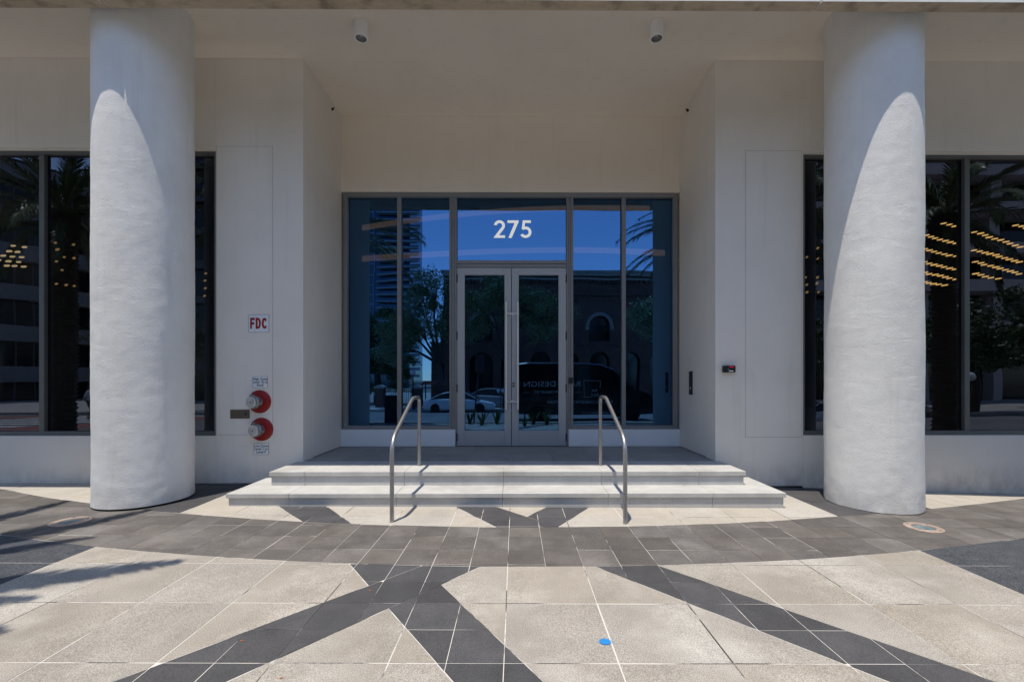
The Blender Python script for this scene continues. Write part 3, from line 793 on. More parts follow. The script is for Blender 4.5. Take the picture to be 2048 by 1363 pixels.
# side treads of the lower step back to the wall
MB().box(-3.38, -3.02, 5.452, YF - .003, .114, .166).build('tread_slab', M['step'], S, bevel=.003)
MB().box(2.84, 3.19, 5.452, YF - .003, .114, .166).build('tread_slab', M['step'], S, bevel=.003)
MB().box(PXL - .04, PXR + .02, 5.50, 7.6, 0, .334).build('landing_base', M['joint'], S)
y = 5.815; row = 0
ys = [5.815, 6.12, 6.73, 7.34, 7.50]
for j in range(len(ys) - 1):
    x = -3.093
    for x0, x1 in [(-3.093, -2.50), (-2.50, -1.89), (-1.89, -1.28), (-1.28, -.67), (-.67, -.06), (-.06, .55), (.55, 1.16), (1.16, 1.77), (1.77, 2.38), (2.38, 2.92)]:
        a, b_ = x0, x1
        if j > 0: a = max(a, PXL + .003); b_ = min(b_, PXR - .003)
        if b_ - a > .05:
            MB().box(a + .002, b_ - .002, ys[j] + .002, ys[j + 1] - .002, .30, .3395 + U(-.0005, .0005)).build('landing_tile', M['landing' if j > 0 else 'step'], S, bevel=.0015)

# ================================================================ HANDRAILS
def rail(x, y0, y1, ztop, zb, label):
    pts = [Vector((x, y0, gz(x, y0) - .03)), Vector((x, y0, zb)), Vector((x, y1 - .36, ztop - .005)), Vector((x, y1, ztop - .005)), Vector((x, y1, .335))]
    path = [pts[0]]; rad = [0, .16, .07, .075, 0]
    for i in range(1, 4):
        a = (pts[i - 1] - pts[i]).normalized(); c = (pts[i + 1] - pts[i]).normalized(); r = rad[i]
        p0 = pts[i] + a * r; p2 = pts[i] + c * r
        for k in range(9):
            t = k / 8; path.append(p0 * (1 - t) ** 2 + pts[i] * 2 * t * (1 - t) + p2 * t * t)
    path.append(pts[4])
    o = MB().tube(path, 0.0225, 20).build('handrail', M['railsteel'], smooth=True, auto=True)
    tag(o, label, 'handrail', 'steel handrails on the entrance steps')
    return o
rail(-1.292, 4.515, 5.80, 1.27, .86, 'steel pipe handrail on the steps in front of the narrow glass beside the left door')
rail(1.150, 4.49, 5.80, 1.275, .86, 'steel pipe handrail on the steps below the small black reader on the door frame')

# ================================================================ WALL FIXTURES
def sign(x, z, w, h, label, name='sign'):
    e = tag(empty(name, (x, YF, z)), label, 'sign')
    MB().box(x - w / 2, x + w / 2, YF - .008, YF - .004, z - h / 2, z + h / 2).build('sign_plate', M['signwhite'], e, bevel=.001)
    bx = MB(); t = .002
    for (a, b_, c, d) in ((x - w / 2, x + w / 2, z - h / 2 - t, z - h / 2 - .0005), (x - w / 2, x + w / 2, z + h / 2 + .0005, z + h / 2 + t), (x - w / 2 - t, x - w / 2 - .0005, z - h / 2 - t, z + h / 2 + t), (x + w / 2 + .0005, x + w / 2 + t, z - h / 2 - t, z + h / 2 + t)):
        bx.box(a, b_, YF - .009, YF - .0035, c, d)
    bx.build('sign_edge', M['darkgrey'], e)
    return e
s = sign(-3.632, 2.293, .285, .245, 'white sign with red letters FDC above the hose connections')
yy0, yy1 = YF - .0105, YF - .0085
def glyphs(parent, x, z, h, gl, m, name='letter'):
    for (poly, xo, w) in gl:
        b = MB()
        if isinstance(poly, tuple):       # ring: outer, inner
            o_, i_ = poly; n = len(o_)
            vs = []
            for yv in (yy0, yy1):
                vs += [(x + (xo + p[0] * w) * h, yv, z + p[1] * h) for p in o_] + [(x + (xo + p[0] * w) * h, yv, z + p[1] * h) for p in i_]
            fs = []
            for i in range(n):
                j = (i + 1) % n
                fs += [(i, j, n + j, n + i), (2 * n + i, 3 * n + i, 3 * n + j, 2 * n + j), (i, 2 * n + i, 2 * n + j, j), (n + i, n + j, 3 * n + j, 3 * n + i)]
            b.add(vs, fs)
        else: b.prism([(x + (xo + p[0] * w) * h, z + p[1] * h) for p in poly], yy0, yy1)
        b.build(name, M[m], parent)
F_ = [(0, 0), (.36, 0), (.36, .38), (.86, .38), (.86, .60), (.36, .60), (.36, .78), (1, .78), (1, 1), (0, 1)]
D_o = [(0, 0), (.45, 0)] + arcp(.45, .5, .55, -80, 80, 10, .5) + [(.45, 1), (0, 1)]
D_i = [(.36, .20), (.45, .20)] + arcp(.45, .5, .19, -80, 80, 10, .30) + [(.45, .80), (.36, .80)]
C_ = arcp(.5, .5, .5, 35, 325, 22, .5) + [(.62, .30)] + arcp(.5, .5, .14, 300, 60, 16, .29) + [(.62, .66)]
glyphs(s, -3.632 - .120, 2.293 - .075, .155, [(F_, 0, .42), ((D_o, D_i), .50, .47), (C_, 1.05, .50)], 'signred')
for (x, z, lines, lab) in ((-3.612, 1.463, ('High Zone', 'Level 10 to', 'Roof'), 'small white plate reading High Zone above the upper hose cap'),
                           (-3.598, 0.517, ('Low Zone', 'Level 1 to', 'Level 9'), 'small white plate reading Low Zone under the lower hose cap')):
    s = sign(x, z, .205, .155, lab)
    for i, t in enumerate(lines):
        text_mesh(t, .047, M['ink'], 'lettering', s, (x, YF - .0095, z + .043 - i * .043), (R(90), 0, 0), bold=.0006, extrude=.0005)
def hose(x, z, dx, label):
    e = tag(empty('fire_hose_connection', (x, YF, z)), label, 'hose connection', 'fire hose connections')
    es = MB().lathe([(0.165, 0), (0.163, -.010), (0.150, -.016), (.075, -.030), (.07, -.030)], (x, YF - .002, z), 'y', 48).build('escutcheon', M['redpaint'], e, smooth=True, auto=True)
    d = Vector((dx, -1, -.02)).normalized()
    rot = Vector((0, -1, 0)).rotation_difference(d).to_matrix()
    def tilt(b):
        b.v = [tuple(rot @ (Vector(v)) + Vector((x, YF - .025, z))) for v in b.v]; return b
    tilt(MB().lathe([(.066, 0), (.066, -.035), (.080, -.038), (.080, -.050), (.066, -.053), (.066, -.075)], (0, 0, 0), 'y', 32)).build('coupling', M['cast'], e, smooth=True, auto=True)
    cap = MB().lathe([(.088, -.076), (.092, -.082), (.092, -.112), (.086, -.120), (.083, -.150), (.077, -.156), (.068, -.156), (.064, -.148), (.048, -.146), (.046, -.152), (.040, -.153), (.014, -.150), (.012, -.158), (0.0001, -.160)], (0, 0, 0), 'y', 40)
    tilt(cap).build('cap', M['cast'], e, smooth=True, auto=True)
    for (r0, r1, yy) in ((.079, .072, -.1575), (.050, .043, -.1495), (.020, .0145, -.1535)):
        tilt(MB().lathe([(r0, yy), (r0, yy - .003), (r1, yy - .003), (r1, yy)], (0, 0, 0), 'y', 36)).build('cap_ring', M['steel' if r0 > .03 else 'darkgrey'], e, smooth=True, auto=True)
    tilt(MB().lathe([(.0675, -.1485), (.0675, -.150), (.0515, -.150), (.0515, -.1485)], (0, 0, 0), 'y', 36)).build('cap_groove', M['darkgrey'], e)
    for a in (20, 140, 260):
        b = MB().box(-.016, .016, -.108, -.070, .088, .110)
        ca, sa = math.cos(R(a)), math.sin(R(a))
        b.v = [(v[0] * ca - v[2] * sa, v[1], v[0] * sa + v[2] * ca) for v in b.v]
        tilt(b).build('lug', M['cast'], e, bevel=.003)
    return e
hose(-3.622, 1.187, -.16, 'upper silver hose cap on a round red plate beside the FDC panel')
hose(-3.594, 0.796, -.14, 'lower silver hose cap on a round red plate above the Low Zone plate')
e = tag(empty('key_box', (-3.895, YF, 1.012)), 'flat bronze metal key plate beside the two hose caps', 'key box')
MB().box(-4.035, -3.760, YF - .010, YF - .004, .948, 1.075).build('plate', M['copper'] if False else mat('bronze_plate', (.15, .125, .10), .4, (.19, .16, .13), scale=8, metallic=.7), e, bevel=.002)
MB().lathe([(.019, 0), (.019, -.006), (.006, -.007)], (-3.815, YF - .010, 1.012), 'y', 18).build('lock', M['darkgrey'], e)
# card reader on the right pier
e = tag(empty('card_reader', (3.035, YF, 1.65)), 'small black wall reader with red light on the pier by the recess', 'card reader')
MB().box(2.945, 3.120, YF - .060, YF - .004, 1.600, 1.697).build('housing', M['blackplastic'], e, bevel=.012, seg=3)
MB().box(3.025, 3.085, YF - .0645, YF - .0615, 1.673, 1.683).build('red_light', M['redled'], e)
MB().box(3.005, 3.018, YF - .0645, YF - .0615, 1.635, 1.655).build('teal_light', M['teal'], e)
MB().box(3.020, 3.080, YF - .0645, YF - .0615, 1.612, 1.628).build('label_strip', M['signwhite'], e)
# intercom plate on the recess side wall
e = tag(empty('intercom', (PXR, 6.93, 1.45)), 'tall dark intercom plate on the side wall of the recess', 'intercom')
MB().box(PXR - .012, PXR - .003, 6.90, 7.03, 1.255, 1.635).build('plate', M['darkgrey'], e, bevel=.002)
MB().lathe([(.018, -.016), (.018, -.012)], (PXR, 6.965, 1.36), 'x', 12).build('button', M['steel'], e)
MB().box(PXR - .015, PXR - .012, 6.925, 7.005, 1.50, 1.58).build('speaker_grille', M['blackplastic'], e)
tag(MB().box(.925, 1.000, 7.435, 7.4545, 1.43, 1.535).build('door_reader', M['blackplastic'], bevel=.004), 'tiny black reader on the grey frame beside the right door', 'card reader')
# cylinder lamps under the soffit
def can(x, y, label):
    e = tag(empty('ceiling_light', (x, y, SOF)), label, 'ceiling light', 'cylinder lights under the soffit')
    MB().lathe([(.084, SOF - .003), (.084, 5.85), (.080, 5.843), (.068, 5.843), (.066, 5.86)], (x, y, 0), 'z', 32).build('housing', M['lampwhite'], e, smooth=True, auto=True)
    MB().lathe([(.0655, 5.848), (.055, 5.90), (.03, 5.955), (0.0001, 5.97)], (x, y, 0), 'z', 28).build('reflector', M['canlens'], e, smooth=True)
can(-1.965, 5.50, 'white cylinder lamp under the soffit beside the shaded column')
can(1.805, 5.48, 'white cylinder lamp under the soffit above the card reader side')
# wire stubs in the top corners
def stub(x, s, label):
    zc = 5.93; yc = 7.05
    b = MB().tube([(x, yc + .03, zc), (x + s * .035, yc, zc - .01), (x + s * .05, yc - .02, zc - .03)], [.02, .016, .006], 7).tube([(x + s * .02, yc, zc - .01), (x + s * .022, yc - .01, zc - .05)], [.010, .003], 6).tube([(x + s * .02, yc, zc), (x + s * .06, yc - .01, zc + .005)], [.010, .004], 6)
    tag(b.build('wire_stub', M['iron']), label, 'wire', 'bare wires near the recess ceiling')
stub(PXL, 1, 'black bare wire end poking from the recess wall high above the hose caps')
stub(PXR, -1, 'black bare wire end poking from the recess wall high above the intercom')
# in-ground uplights
def uplight(x, y, r, label):
    z = gz(x, y) + .001
    e = tag(empty('ground_uplight', (x, y, z)), label, 'ground light', 'round uplights let into the paving')
    MB().lathe([(r, -.02), (r, .005), (r - .006, .008), (r * .62, .008), (r * .60, .003), (r * .60, -.02)], (x, y, z), 'z', 44).build('ring', M['copper'], e, smooth=True, auto=True)
    MB().lathe([(r * .595, -.012), (r * .595, .004), (r * .3, .006), (.0001, .007)], (x, y, z), 'z', 36).build('lens', M['lens'], e, smooth=True)
    for k in range(4):
        a = k * PI / 2 + .6
        MB().lathe([(.008, .0075), (.008, .010)], (x + r * .8 * math.cos(a), y + r * .8 * math.sin(a), z), 'z', 8).build('screw', M['darkgrey'], e)
uplight(-4.615, 4.49, .162, 'round bronze uplight in the paving by the palm shadow')
uplight(4.20, 4.40, .160, 'round bronze uplight in the sunlit paving before the brighter column')
# marks on the paving
b = MB(); n = 28
pts = [(.515 + (.033 + .004 * noise.noise(Vector((math.cos(6.283 * k / n) * 2, math.sin(6.283 * k / n) * 2, 3)))) * math.cos(6.283 * k / n), 2.462 + (.027 + .004 * rnd()) * math.sin(6.283 * k / n)) for k in range(n)]
b.add([(p[0], p[1], gz(*p) + .0035) for p in pts], [tuple(range(n))])
for k in range(46):
    a = U(0, 6.283); d = abs(random.gauss(0, .35)) + 1.02; q = U(.0008, .0024)
    px_, py_ = .515 + .034 * d * math.cos(a), 2.462 + .028 * d * math.sin(a)
    b.add([(px_ + q * math.cos(t), py_ + q * math.sin(t), gz(px_, py_) + .0035) for t in (0, 1.26, 2.5, 3.8, 5.0)], [(0, 1, 2, 3, 4)])
tag(b.build('paint_mark', M['blue']), 'small blue spray paint dot on the pale paving', 'paint mark')
for i, (x, y, lab) in enumerate(((-1.17, 2.155, 'tiny orange dry leaf scrap on the dark paving band in front'), (-1.56, 2.46, 'brown speck of leaf on the pale tile near the dark band'), (-1.03, 3.05, 'thin dry leaf scrap where the two dark bands cross'))):
    b = MB().add([(x - .010, y, gz(x, y) + .003), (x, y - .005, gz(x, y) + .004), (x + .014, y + .004, gz(x, y) + .003), (x - .001, y + .006, gz(x, y) + .006)], [(0, 1, 3), (1, 2, 3)])
    o = b.build('dry_leaf', M['orange']); tag(o, lab, 'leaf', 'dry leaf scraps')

# ================================================================ PLANTS BY THE CAMERA
def lily(x, y, n, h, seed, label, extra=None):
    random.seed(seed)
    e = tag(empty('bird_of_paradise', (x, y, -.06)), label, 'plant', 'low leafy plants in the bed by the pavement')
    spec = [(U(0, 2 * PI), h * U(.55, .92), U(.15, .55)) for _ in range(n)]
    if extra: spec += extra
    for (a, hh, lean) in spec:
        L = hh; vs = []; fs = []; m = 8
        d = Vector((math.cos(a), math.sin(a), 0)); sd_ = Vector((-d.y, d.x, 0))
        for i in range(m + 1):
            t = i / m; w = .034 * math.sin(PI * min(1, .12 + t * .88)) ** .8 * (1 if t < .97 else .2)
            p = Vector((x, y, -.06)) + d * (lean * L * t ** 1.6 * .9 + .02) + Vector((0, 0, 1)) * (L * t * (1 - .12 * lean * t))
            vs += [tuple(p - sd_ * w + d * .006), tuple(p - sd_ * w * .86 + d * .005), tuple(p - d * .010 * (1 if t < .95 else 0)), tuple(p + sd_ * w * .86 + d * .005), tuple(p + sd_ * w + d * .006)]
        b = MB()
        b.v = vs
        for i in range(m):
            for k in range(4):
                b.f.append((5 * i + k, 5 * i + k + 1, 5 * i + 5 + k + 1, 5 * i + 5 + k)); b.mi.append(1 if k in (0, 3) else 0)
        b.build('leaf', [M['blade'], M['bladeedge']], e, smooth=True)
    return e
plantx = [(-1.52, .62), (-1.10, .72), (-0.62, .70), (0.62, .62), (1.05, .70), (1.62, .68)]
labs = ['low strap leaved plant, outermost of the bed near the sign post', 'low strap leaved plant beside the sign post reflected in the door', 'strap leaved plant reflected beside the left door handle', 'strap leaved plant reflected right of the door middle', 'spiky plant reflected under the van lettering', 'outermost low plant of the bed behind the van side']
for i, (x, y) in enumerate(plantx):
    lily(x, y, 15, .62, 20 + i, labs[i])
# two single plants whose tips reach the bottom edge of the photograph
lily(-1.10, 1.12, 0, .5, 41, 'plant whose yellow edged leaf tip shows at the bottom edge over pale tiles', [(PI * .88, .60, .30), (PI * .35, .38, .5), (PI * 1.5, .40, .5)])
lily(0.315, 1.22, 0, .5, 42, 'thin pointed leaf tip at the bottom edge below the blue paint dot', [(PI * .5, .545, .10), (PI * 1.2, .36, .5), (PI * 1.8, .38, .5)])
random.seed(11)

# ================================================================ PALMS
def frond_mesh(L, droop, th0, name, lw=.46, m=62):
    b = MB(); n = 26; pts = []; p = Vector((0, 0, 0)); th = th0
    for i in range(n + 1):
        pts.append(p.copy()); p = p + Vector((math.cos(th), 0, math.sin(th))) * (L / n); th -= droop / n * (0.5 + i / n)
    b.tube(pts, [.028 * (1 - .85 * i / n) + .003 for i in range(n + 1)], 5, mi=1)
    for i in range(m):
        t = .10 + .895 * i / (m - 1); f = t * n; k = min(n - 1, int(f)); q = pts[k].lerp(pts[k + 1], f - k)
        tan = (pts[k + 1] - pts[k]).normalized(); up = Vector((0, 1, 0)).cross(tan) * -1
        if up.z < 0: up = -up
        ll = lw * L / 3.2 * (math.sin(PI * min(1, .18 + t * .78)) ** .7)
        for s in (-1, 1):
            d = (tan * U(1.0, 1.35) + Vector((0, s, 0)) * U(.55, .8) + up * U(-.05, .4)).normalized()
            w = tan.cross(d).normalized().cross(d).normalized() * .019
            e1 = q + d * ll * .55 + Vector((0, 0, -.03)); e2 = q + d * ll * U(.9, 1.05) + Vector((0, 0, -.13 * U(.5, 1.3)))
            b.add([tuple(q - w * .5), tuple(q + w * .5), tuple(e1 + w), tuple(e1 - w), tuple(e2)], [(0, 1, 2, 3), (3, 2, 4)])
    return b.mesh(name, [M['frond'], M['rachis']])
FM = [frond_mesh(3.25, 1.35, R(62), 'frond'), frond_mesh(3.35, 1.25, R(32), 'frond'), frond_mesh(3.3, 1.1, R(8), 'frond'), frond_mesh(2.6, .9, R(-28), 'frond'), frond_mesh(3.3, 1.1, R(8), 'frond', .33, 80)]
def palm(x, y, h, label, seed, clear=None, extra=()):
    random.seed(seed)
    e = tag(empty('date_palm', (x, y, -.05)), label, 'palm tree', 'date palms along the pavement')
    b = MB(); prof = []
    nz_ = int(h / .12)
    for i in range(nz_):
        z = i * (h - .2) / nz_
        r = .27 + .03 * math.cos(z) * .2 + (.06 if i > nz_ - 8 else 0)
        prof += [(r - .025, z), (r + .02, z + .085)]
    b.lathe(prof, (x, y, -.05), 'z', 18)
    for i in range(len(b.v)):
        v = Vector(b.v[i]); k = noise.noise(v * 6) * .035; c = Vector((x, y, v.z)); dd = (v - c)
        if dd.length > 0: v = c + dd * (1 + k / .27)
        b.v[i] = tuple(v)
    b.build('trunk', M['palmbark'], e)
    N = 38
    for i in range(N):
        lay = 0 if i < 9 else 1 if i < 20 else 2 if i < 31 else 3
        az = (i * 2.39996 + U(-.2, .2)) % (2 * PI)
        if clear and lay >= 1 and clear[0] < (math.degrees(az) + 180) % 360 - 180 < clear[1]: continue
        o = bpy.data.objects.new('frond', FM[lay]); C.objects.link(o); o.parent = e
        o.location = (0, 0, h - .1 - lay * .07)
        o.rotation_euler = (U(-.12, .12), U(-.12, .12), az); o.scale = [U(.88, 1.05)] * 3
    for (az, lay, sc_, tw) in extra:
        o = bpy.data.objects.new('frond', FM[lay]); C.objects.link(o); o.parent = e
        o.location = (0, 0, h - .2); o.rotation_euler = (tw, 0, R(az)); o.scale = (sc_, sc_, sc_)
    return e
palm(-6.60, .82, 6.35, 'date palm left of the recess whose fronds shade the paving', 3, (-8, 108), [(23, 4, 1.20, .15), (12, 4, 1.0, -.1), (17, 4, .95, .1), (56, 4, 1.15, .1), (47, 4, .95, -.1), (80, 4, 1.1, 0), (97, 4, 1.05, .1), (-6, 1, 1.12, .0), (-20, 1, 1.15, 0), (-34, 2, 1.1, 0), (-14, 0, 1.15, .1)])
palm(7.0, .80, 6.35, 'date palm beyond the bright column reflected at the edge of the entrance glass', 5, None, [(182, 1, 1.1, 0), (196, 1, 1.12, .1), (190, 2, 1.12, 0), (208, 1, 1.1, 0), (204, 2, 1.1, 0), (186, 0, 1.15, 0), (198, 3, 1.2, 0)])
palm(-12.1, .85, 6.2, 'date palm reflected as a thick dark trunk in the window at the far left', 8)
palm(11.65, .85, 6.2, 'date palm reflected as a thick dark trunk in the window behind the glowing bars', 9)
random.seed(13)

# ================================================================ STREET SIDE (seen mirrored in the glass)
def tree(name, base, th, clumps, nleaf, leafs, label, m='leaf', tr=.22, seed=1, grp='trees across the street'):
    random.seed(seed)
    e = tag(empty(name, base), label, 'tree', grp)
    bx, by, bz = base
    tb = MB(); top = Vector((bx + U(-.2, .2), by, bz + th))
    tb.tube([Vector(base), Vector((bx + .1, by, bz + th * .5)), top], [tr * 1.25, tr, tr * .8], 10)
    for (cx, cy, cz, rx, ry, rz) in clumps:
        c = Vector((cx, cy, cz)); mid = top.lerp(c, .5) + Vector((U(-.4, .4), U(-.3, .3), U(-.1, .5)))
        tb.tube([top, mid, c], [tr * .55, tr * .3, tr * .1], 7)
        for _ in range(5):
            q = c + Vector((U(-1, 1) * rx, U(-1, 1) * ry, U(-.6, 1) * rz)) * .8
            tb.tube([mid, mid.lerp(q, .6) + Vector((0, 0, U(-.2, .2))), q], [tr * .2, tr * .1, tr * .03], 5)
    tb.build('trunk', M['bark'], e, smooth=True)
    lb = MB(); vols = [c[3] * c[4] * c[5] for c in clumps]; tot = sum(vols)
    for c, v in zip(clumps, vols):
        subs = []
        for _ in range(max(5, int(26 * (v / tot) * len(clumps)))):
            d = Vector((random.gauss(0, 1), random.gauss(0, 1), random.gauss(0, 1))).normalized() * U(.45, 1.0)
            subs.append((c[0] + d.x * c[3], c[1] + d.y * c[4], c[2] + d.z * c[5], U(.35, .75)))
        nn = int(nleaf * v / tot)
        for k in range(nn):
            sx, sy, sz, sr = random.choice(subs)
            d = Vector((random.gauss(0, 1), random.gauss(0, 1), random.gauss(0, .8))) * sr * .48
            p = Vector((sx, sy, sz)) + d
            a = Vector((random.gauss(0, 1), random.gauss(0, 1), random.gauss(0, 1))).normalized(); q = a.orthogonal().normalized()
            s = leafs * U(.6, 1.3)
            lb.add([tuple(p - a * s), tuple(p + q * s * .45), tuple(p + a * s), tuple(p - q * s * .45)], [(0, 1, 2, 3)])
    lb.build('crown', M[m], e)
    return e
# tree coordinates: x, y on the far side of the street
tree('oak_tree', (-5.75, -17.6, -.7), 3.4, [(-8.6, -17.8, 5.2, 1.9, 1.6, 1.3), (-7.0, -17.6, 7.6, 1.5, 1.4, 1.3), (-6.4, -17.4, 9.0, .9, 1, .8), (-5.0, -17.4, 5.9, 1.2, 1.2, 1.5), (-9.7, -17.9, 3.6, 1.2, 1.2, 1.0), (-6.9, -17.7, 5.4, 1.4, 1.2, .9), (-4.8, -17.2, 7.7, .8, .9, .8)], 15000, .10,
     'tall oak with forked dark trunk reflected left of the doors', tr=.26, seed=3)
tree('oak_tree', (-.75, -16.9, -.7), 3.6, [(-2.6, -17, 7.2, 1.6, 1.3, 1.3), (-.6, -16.9, 7.9, 1.3, 1.3, 1.1), (-3.0, -16.8, 5.3, 1.3, 1.2, .9), (1.4, -17, 7.0, 1.7, 1.3, 1.2), (3.2, -17, 6.6, 1.4, 1.2, 1.2), (2.0, -16.8, 5.0, 1.0, 1.0, 1.0), (.2, -17, 6.1, 1.4, 1.2, 1.0), (-1.6, -17, 9.0, .8, .8, .6)], 17000, .10,
     'broad oak reflected in both door panes before the brick arches', tr=.2, seed=6)
tree('oak_tree', (11.8, -17.1, -.7), 3.4, [(9.3, -17.2, 6.4, 1.0, 1.1, 1.0), (11.0, -17.1, 6.9, 1.3, 1.2, 1.1), (12.6, -17.3, 6.2, 1.3, 1.2, 1.2), (10.3, -17.2, 5.3, .9, 1.0, .8)], 8000, .10,
     'oak reflected beside the stone trimmed arch', tr=.18, seed=9)
tree('oak_tree', (-12.6, -24.5, -.7), 3.0, [(-14.8, -24.5, 5.5, 2.4, 2, 1.9), (-11.9, -24.7, 6.8, 2.3, 2, 1.6), (-12.4, -24.2, 3.4, 2.4, 2, 1.6), (-15.6, -24.5, 2.6, 2.0, 2, 1.6), (-10.4, -24.3, 4.0, 1.6, 1.5, 1.6), (-10.6, -24.3, 1.6, 1.5, 1.3, 1.3), (-17.6, -24.5, 4.8, 2, 2, 2.2), (-13.6, -24.2, 1.2, 2.2, 1.5, 1.3)], 24000, .13,
     'dense dark oak mass reflected behind the brick gate posts', 'leafdark', tr=.3, seed=12)
for i, (bx, cx) in enumerate(((31, 30), (41, 40), (24.5, 24), (-25, -25))):
    y = (-15.5, -19, -18.5, -17.5)[i]
    tree('oak_tree', (bx, y - 1, -.7), 3.0, [(cx - 2, y, 4.6, 2.4, 2, 1.8), (cx + 1.6, y, 5.4, 2.4, 2, 1.9), (cx, y, 3.0, 2.6, 2, 1.4), (cx + 3.6, y, 3.8, 1.8, 1.8, 1.5)], 12000 if i < 3 else 6000, .12,
         ['street oak reflected behind the twin globe lamp', 'farthest street oak reflected at the right edge', 'street oak reflected next to the palm trunk in the right window', 'street oak reflected in the left window before the banded building'][i], 'leafdark', tr=.25, seed=30 + i)

# ---- brick building with arches
bb = tag(empty('brick_building', (4, -23, -.7)), 'old brick building with arched windows reflected in the doors', 'building')
YBK = -23.0
def archwall(b, x0, x1, z0, z1, cx, hw, sill, spring, mi=0):
    th = .45
    if sill > z0: b.box(x0, x1, YBK - th, YBK, z0, sill)
    b.box(x0, cx - hw, YBK - th, YBK, sill, spring); b.box(cx + hw, x1, YBK - th, YBK, sill, spring)
    n = 12; pts = [(cx - hw * math.cos(PI * i / n), spring + hw * math.sin(PI * i / n)) for i in range(n + 1)]
    poly = [(x0, spring)] + pts + [(x1, spring), (x1, z1), (x0, z1)]
    # strips over the arch
    for i in range(n):
        (xa, za), (xb, zb) = pts[i], pts[i + 1]
        b.prism([(xa, za), (xb, zb), (xb, z1), (xa, z1)], YBK - th, YBK)
    b.box(x0, cx - hw, YBK - th, YBK, spring, z1); b.box(cx + hw, x1, YBK - th, YBK, spring, z1)
wall = MB(); xs = [-6.3, -4.2, -1.65, .9, 3.5, 6.2, 8.85, 11.5, 14.1, 16.7, 19.4, 22]
cxs = [-5.3, -2.97, -.4, 2.2, 4.85, 7.55, 10.2, 12.8, 15.4, 18.1, 20.8]
for i, cx in enumerate(cxs):
    x0, x1 = xs[i], xs[i + 1]
    hw = .82 if i else .6
    if i == 1: hw = 1.05
    archwall(wall, x0, x1, -.7, 4.55, cx, hw, -.7 + (0 if i % 3 else 0.0), 3.93 - hw)
ux = [-6.3, -4.2, -1.65, 4.9, 10.15, 15.4, 20.6, 22]
for i, (x0, x1, cx) in enumerate(((-6.3, -.35, -2.97), (-.35, 4.9, 2.3), (4.9, 10.15, 7.5), (10.15, 15.4, 12.8), (15.4, 22, 18.1))):
    archwall(wall, x0, x1, 4.7, 8.15, cx, .92, 4.86, 6.25)
wall.box(-6.3, 22, YBK - .45, YBK - .10, 8.15, 10.6)
wall.box(-6.3, 22, YBK - .4, YBK + .05, 4.55, 4.7)
# side wall
wall.box(-6.3, -5.9, YBK - 22, YBK - .45, -.7, 10.6)
wall.build('wall', M['brick'], bb)
for i, cx in enumerate((-2.97, 2.3, 7.5, 12.8, 18.1)):
    b = MB(); n = 14
    for k in range(n):
        a0, a1 = PI * k / n + .012, PI * (k + 1) / n - .012
        po = [(cx - 1.22 * math.cos(a), 6.25 + 1.22 * math.sin(a)) for a in (a0, a1)]; pi_ = [(cx - .93 * math.cos(a), 6.25 + .93 * math.sin(a)) for a in (a1, a0)]
        b.prism(po + pi_, YBK + .004, YBK + .09)
    b.box(cx - 1.26, cx - .93, YBK + .004, YBK + .09, 5.9, 6.24); b.box(cx + .93, cx + 1.26, YBK + .004, YBK + .09, 5.9, 6.24)
    b.build('arch_trim', M['trim'], bb)
    f = MB().box(cx - 1.0, cx + 1.0, YBK - .5, YBK - .47, 4.8, 7.2).build('window', M['darkglass'], bb)
    MB().box(cx - .04, cx + .04, YBK - .468, YBK - .40, 4.86, 7.1).box(cx - .9, cx + .9, YBK - .468, YBK - .41, 6.2, 6.28).build('frame', M['trim'] if False else M['iron'], f)
for cx in cxs:
    MB().box(cx - 1.15 if cx > -5 else -6.2, cx + 1.15 if cx > -5 else -4.4, YBK - .6, YBK - .56, -.7, 4.1).build('window', M['darkglass'], bb)
b = MB().box(-6.35, 22, YBK - .45, YBK + .30, 10.6, 10.85).box(-6.35, 22, YBK - .10, YBK + .10, 10.28, 10.45)
b.box(-6.5, 22, YBK - .5, YBK + .36, 10.86, 11.05)
b.build('cornice', M['trim'], bb)
b = MB()
for i in range(70):
    x = -6.2 + i * .40
    b.box(x, x + .2, YBK - .09, YBK + .12, 10.02, 10.27)
o = b.build('dentils', M['brick'], bb); o['kind'] = 'stuff'
MB().box(-6.4, 22, YBK - .1, YBK + .12, 8.95, 9.15).build('string_course', M['brick'], bb)
MB().box(-5.9, 22, YBK - 22, YBK - .7, 10.2, 10.3).build('roof', M['asphalt'], bb)
b = tag(empty('brick_wing', (-7.4, -34, -.7)), 'lower dark brick wing behind the tall forked oak', 'building')
MB().box(-8.9, -6.4, -38, -30, -.7, 5.2).build('wall', M['brick'], b)
MB().box(-8.0, -7.4, -29.99, -29.9, 1.0, 3.2).build('window', M['darkglass'], b)
MB().box(-9.0, -6.4, -38, -29.85, 5.2, 5.45).build('cornice', M['trim'], b)

# ---- tower
tw = tag(empty('apartment_tower', (-60, -190, -1.8)), 'tall apartment tower with pointed balconies reflected beside the palm fronds', 'building')
MB().box(-78, -50, -215, -188, -1.8, 128).build('core', M['towerglass'], tw)
for i in range(40):
    z = 3 + i * 3.15
    b = MB(); x1 = -44.5 + .4 * math.sin(i * .9)
    b.prism([(-64, -187.9), (-46.5, -187.9), (x1, -184.6), (x1 - 1, -184.4), (-64, -184.6)], z, z + .35, 'xy')
    b.prism([(-64, -184.75), (-46, -184.75), (x1 - .2, -184.6), (-46, -184.62), (-64, -184.62)], z + .35, z + 1.2, 'xy', 1)
    b.build('balcony', [M['towerwhite'], M['towerglass']], tw)
b = MB()
for k in range(5):
    x = -66.2 - k * 2.6
    b.box(x, x + .25, -187.9, -187.6, -1.8, 128)
for i in range(26): b.box(-78, -66, -187.9, -187.7, 3 + i * 4.8, 3.3 + i * 4.8)
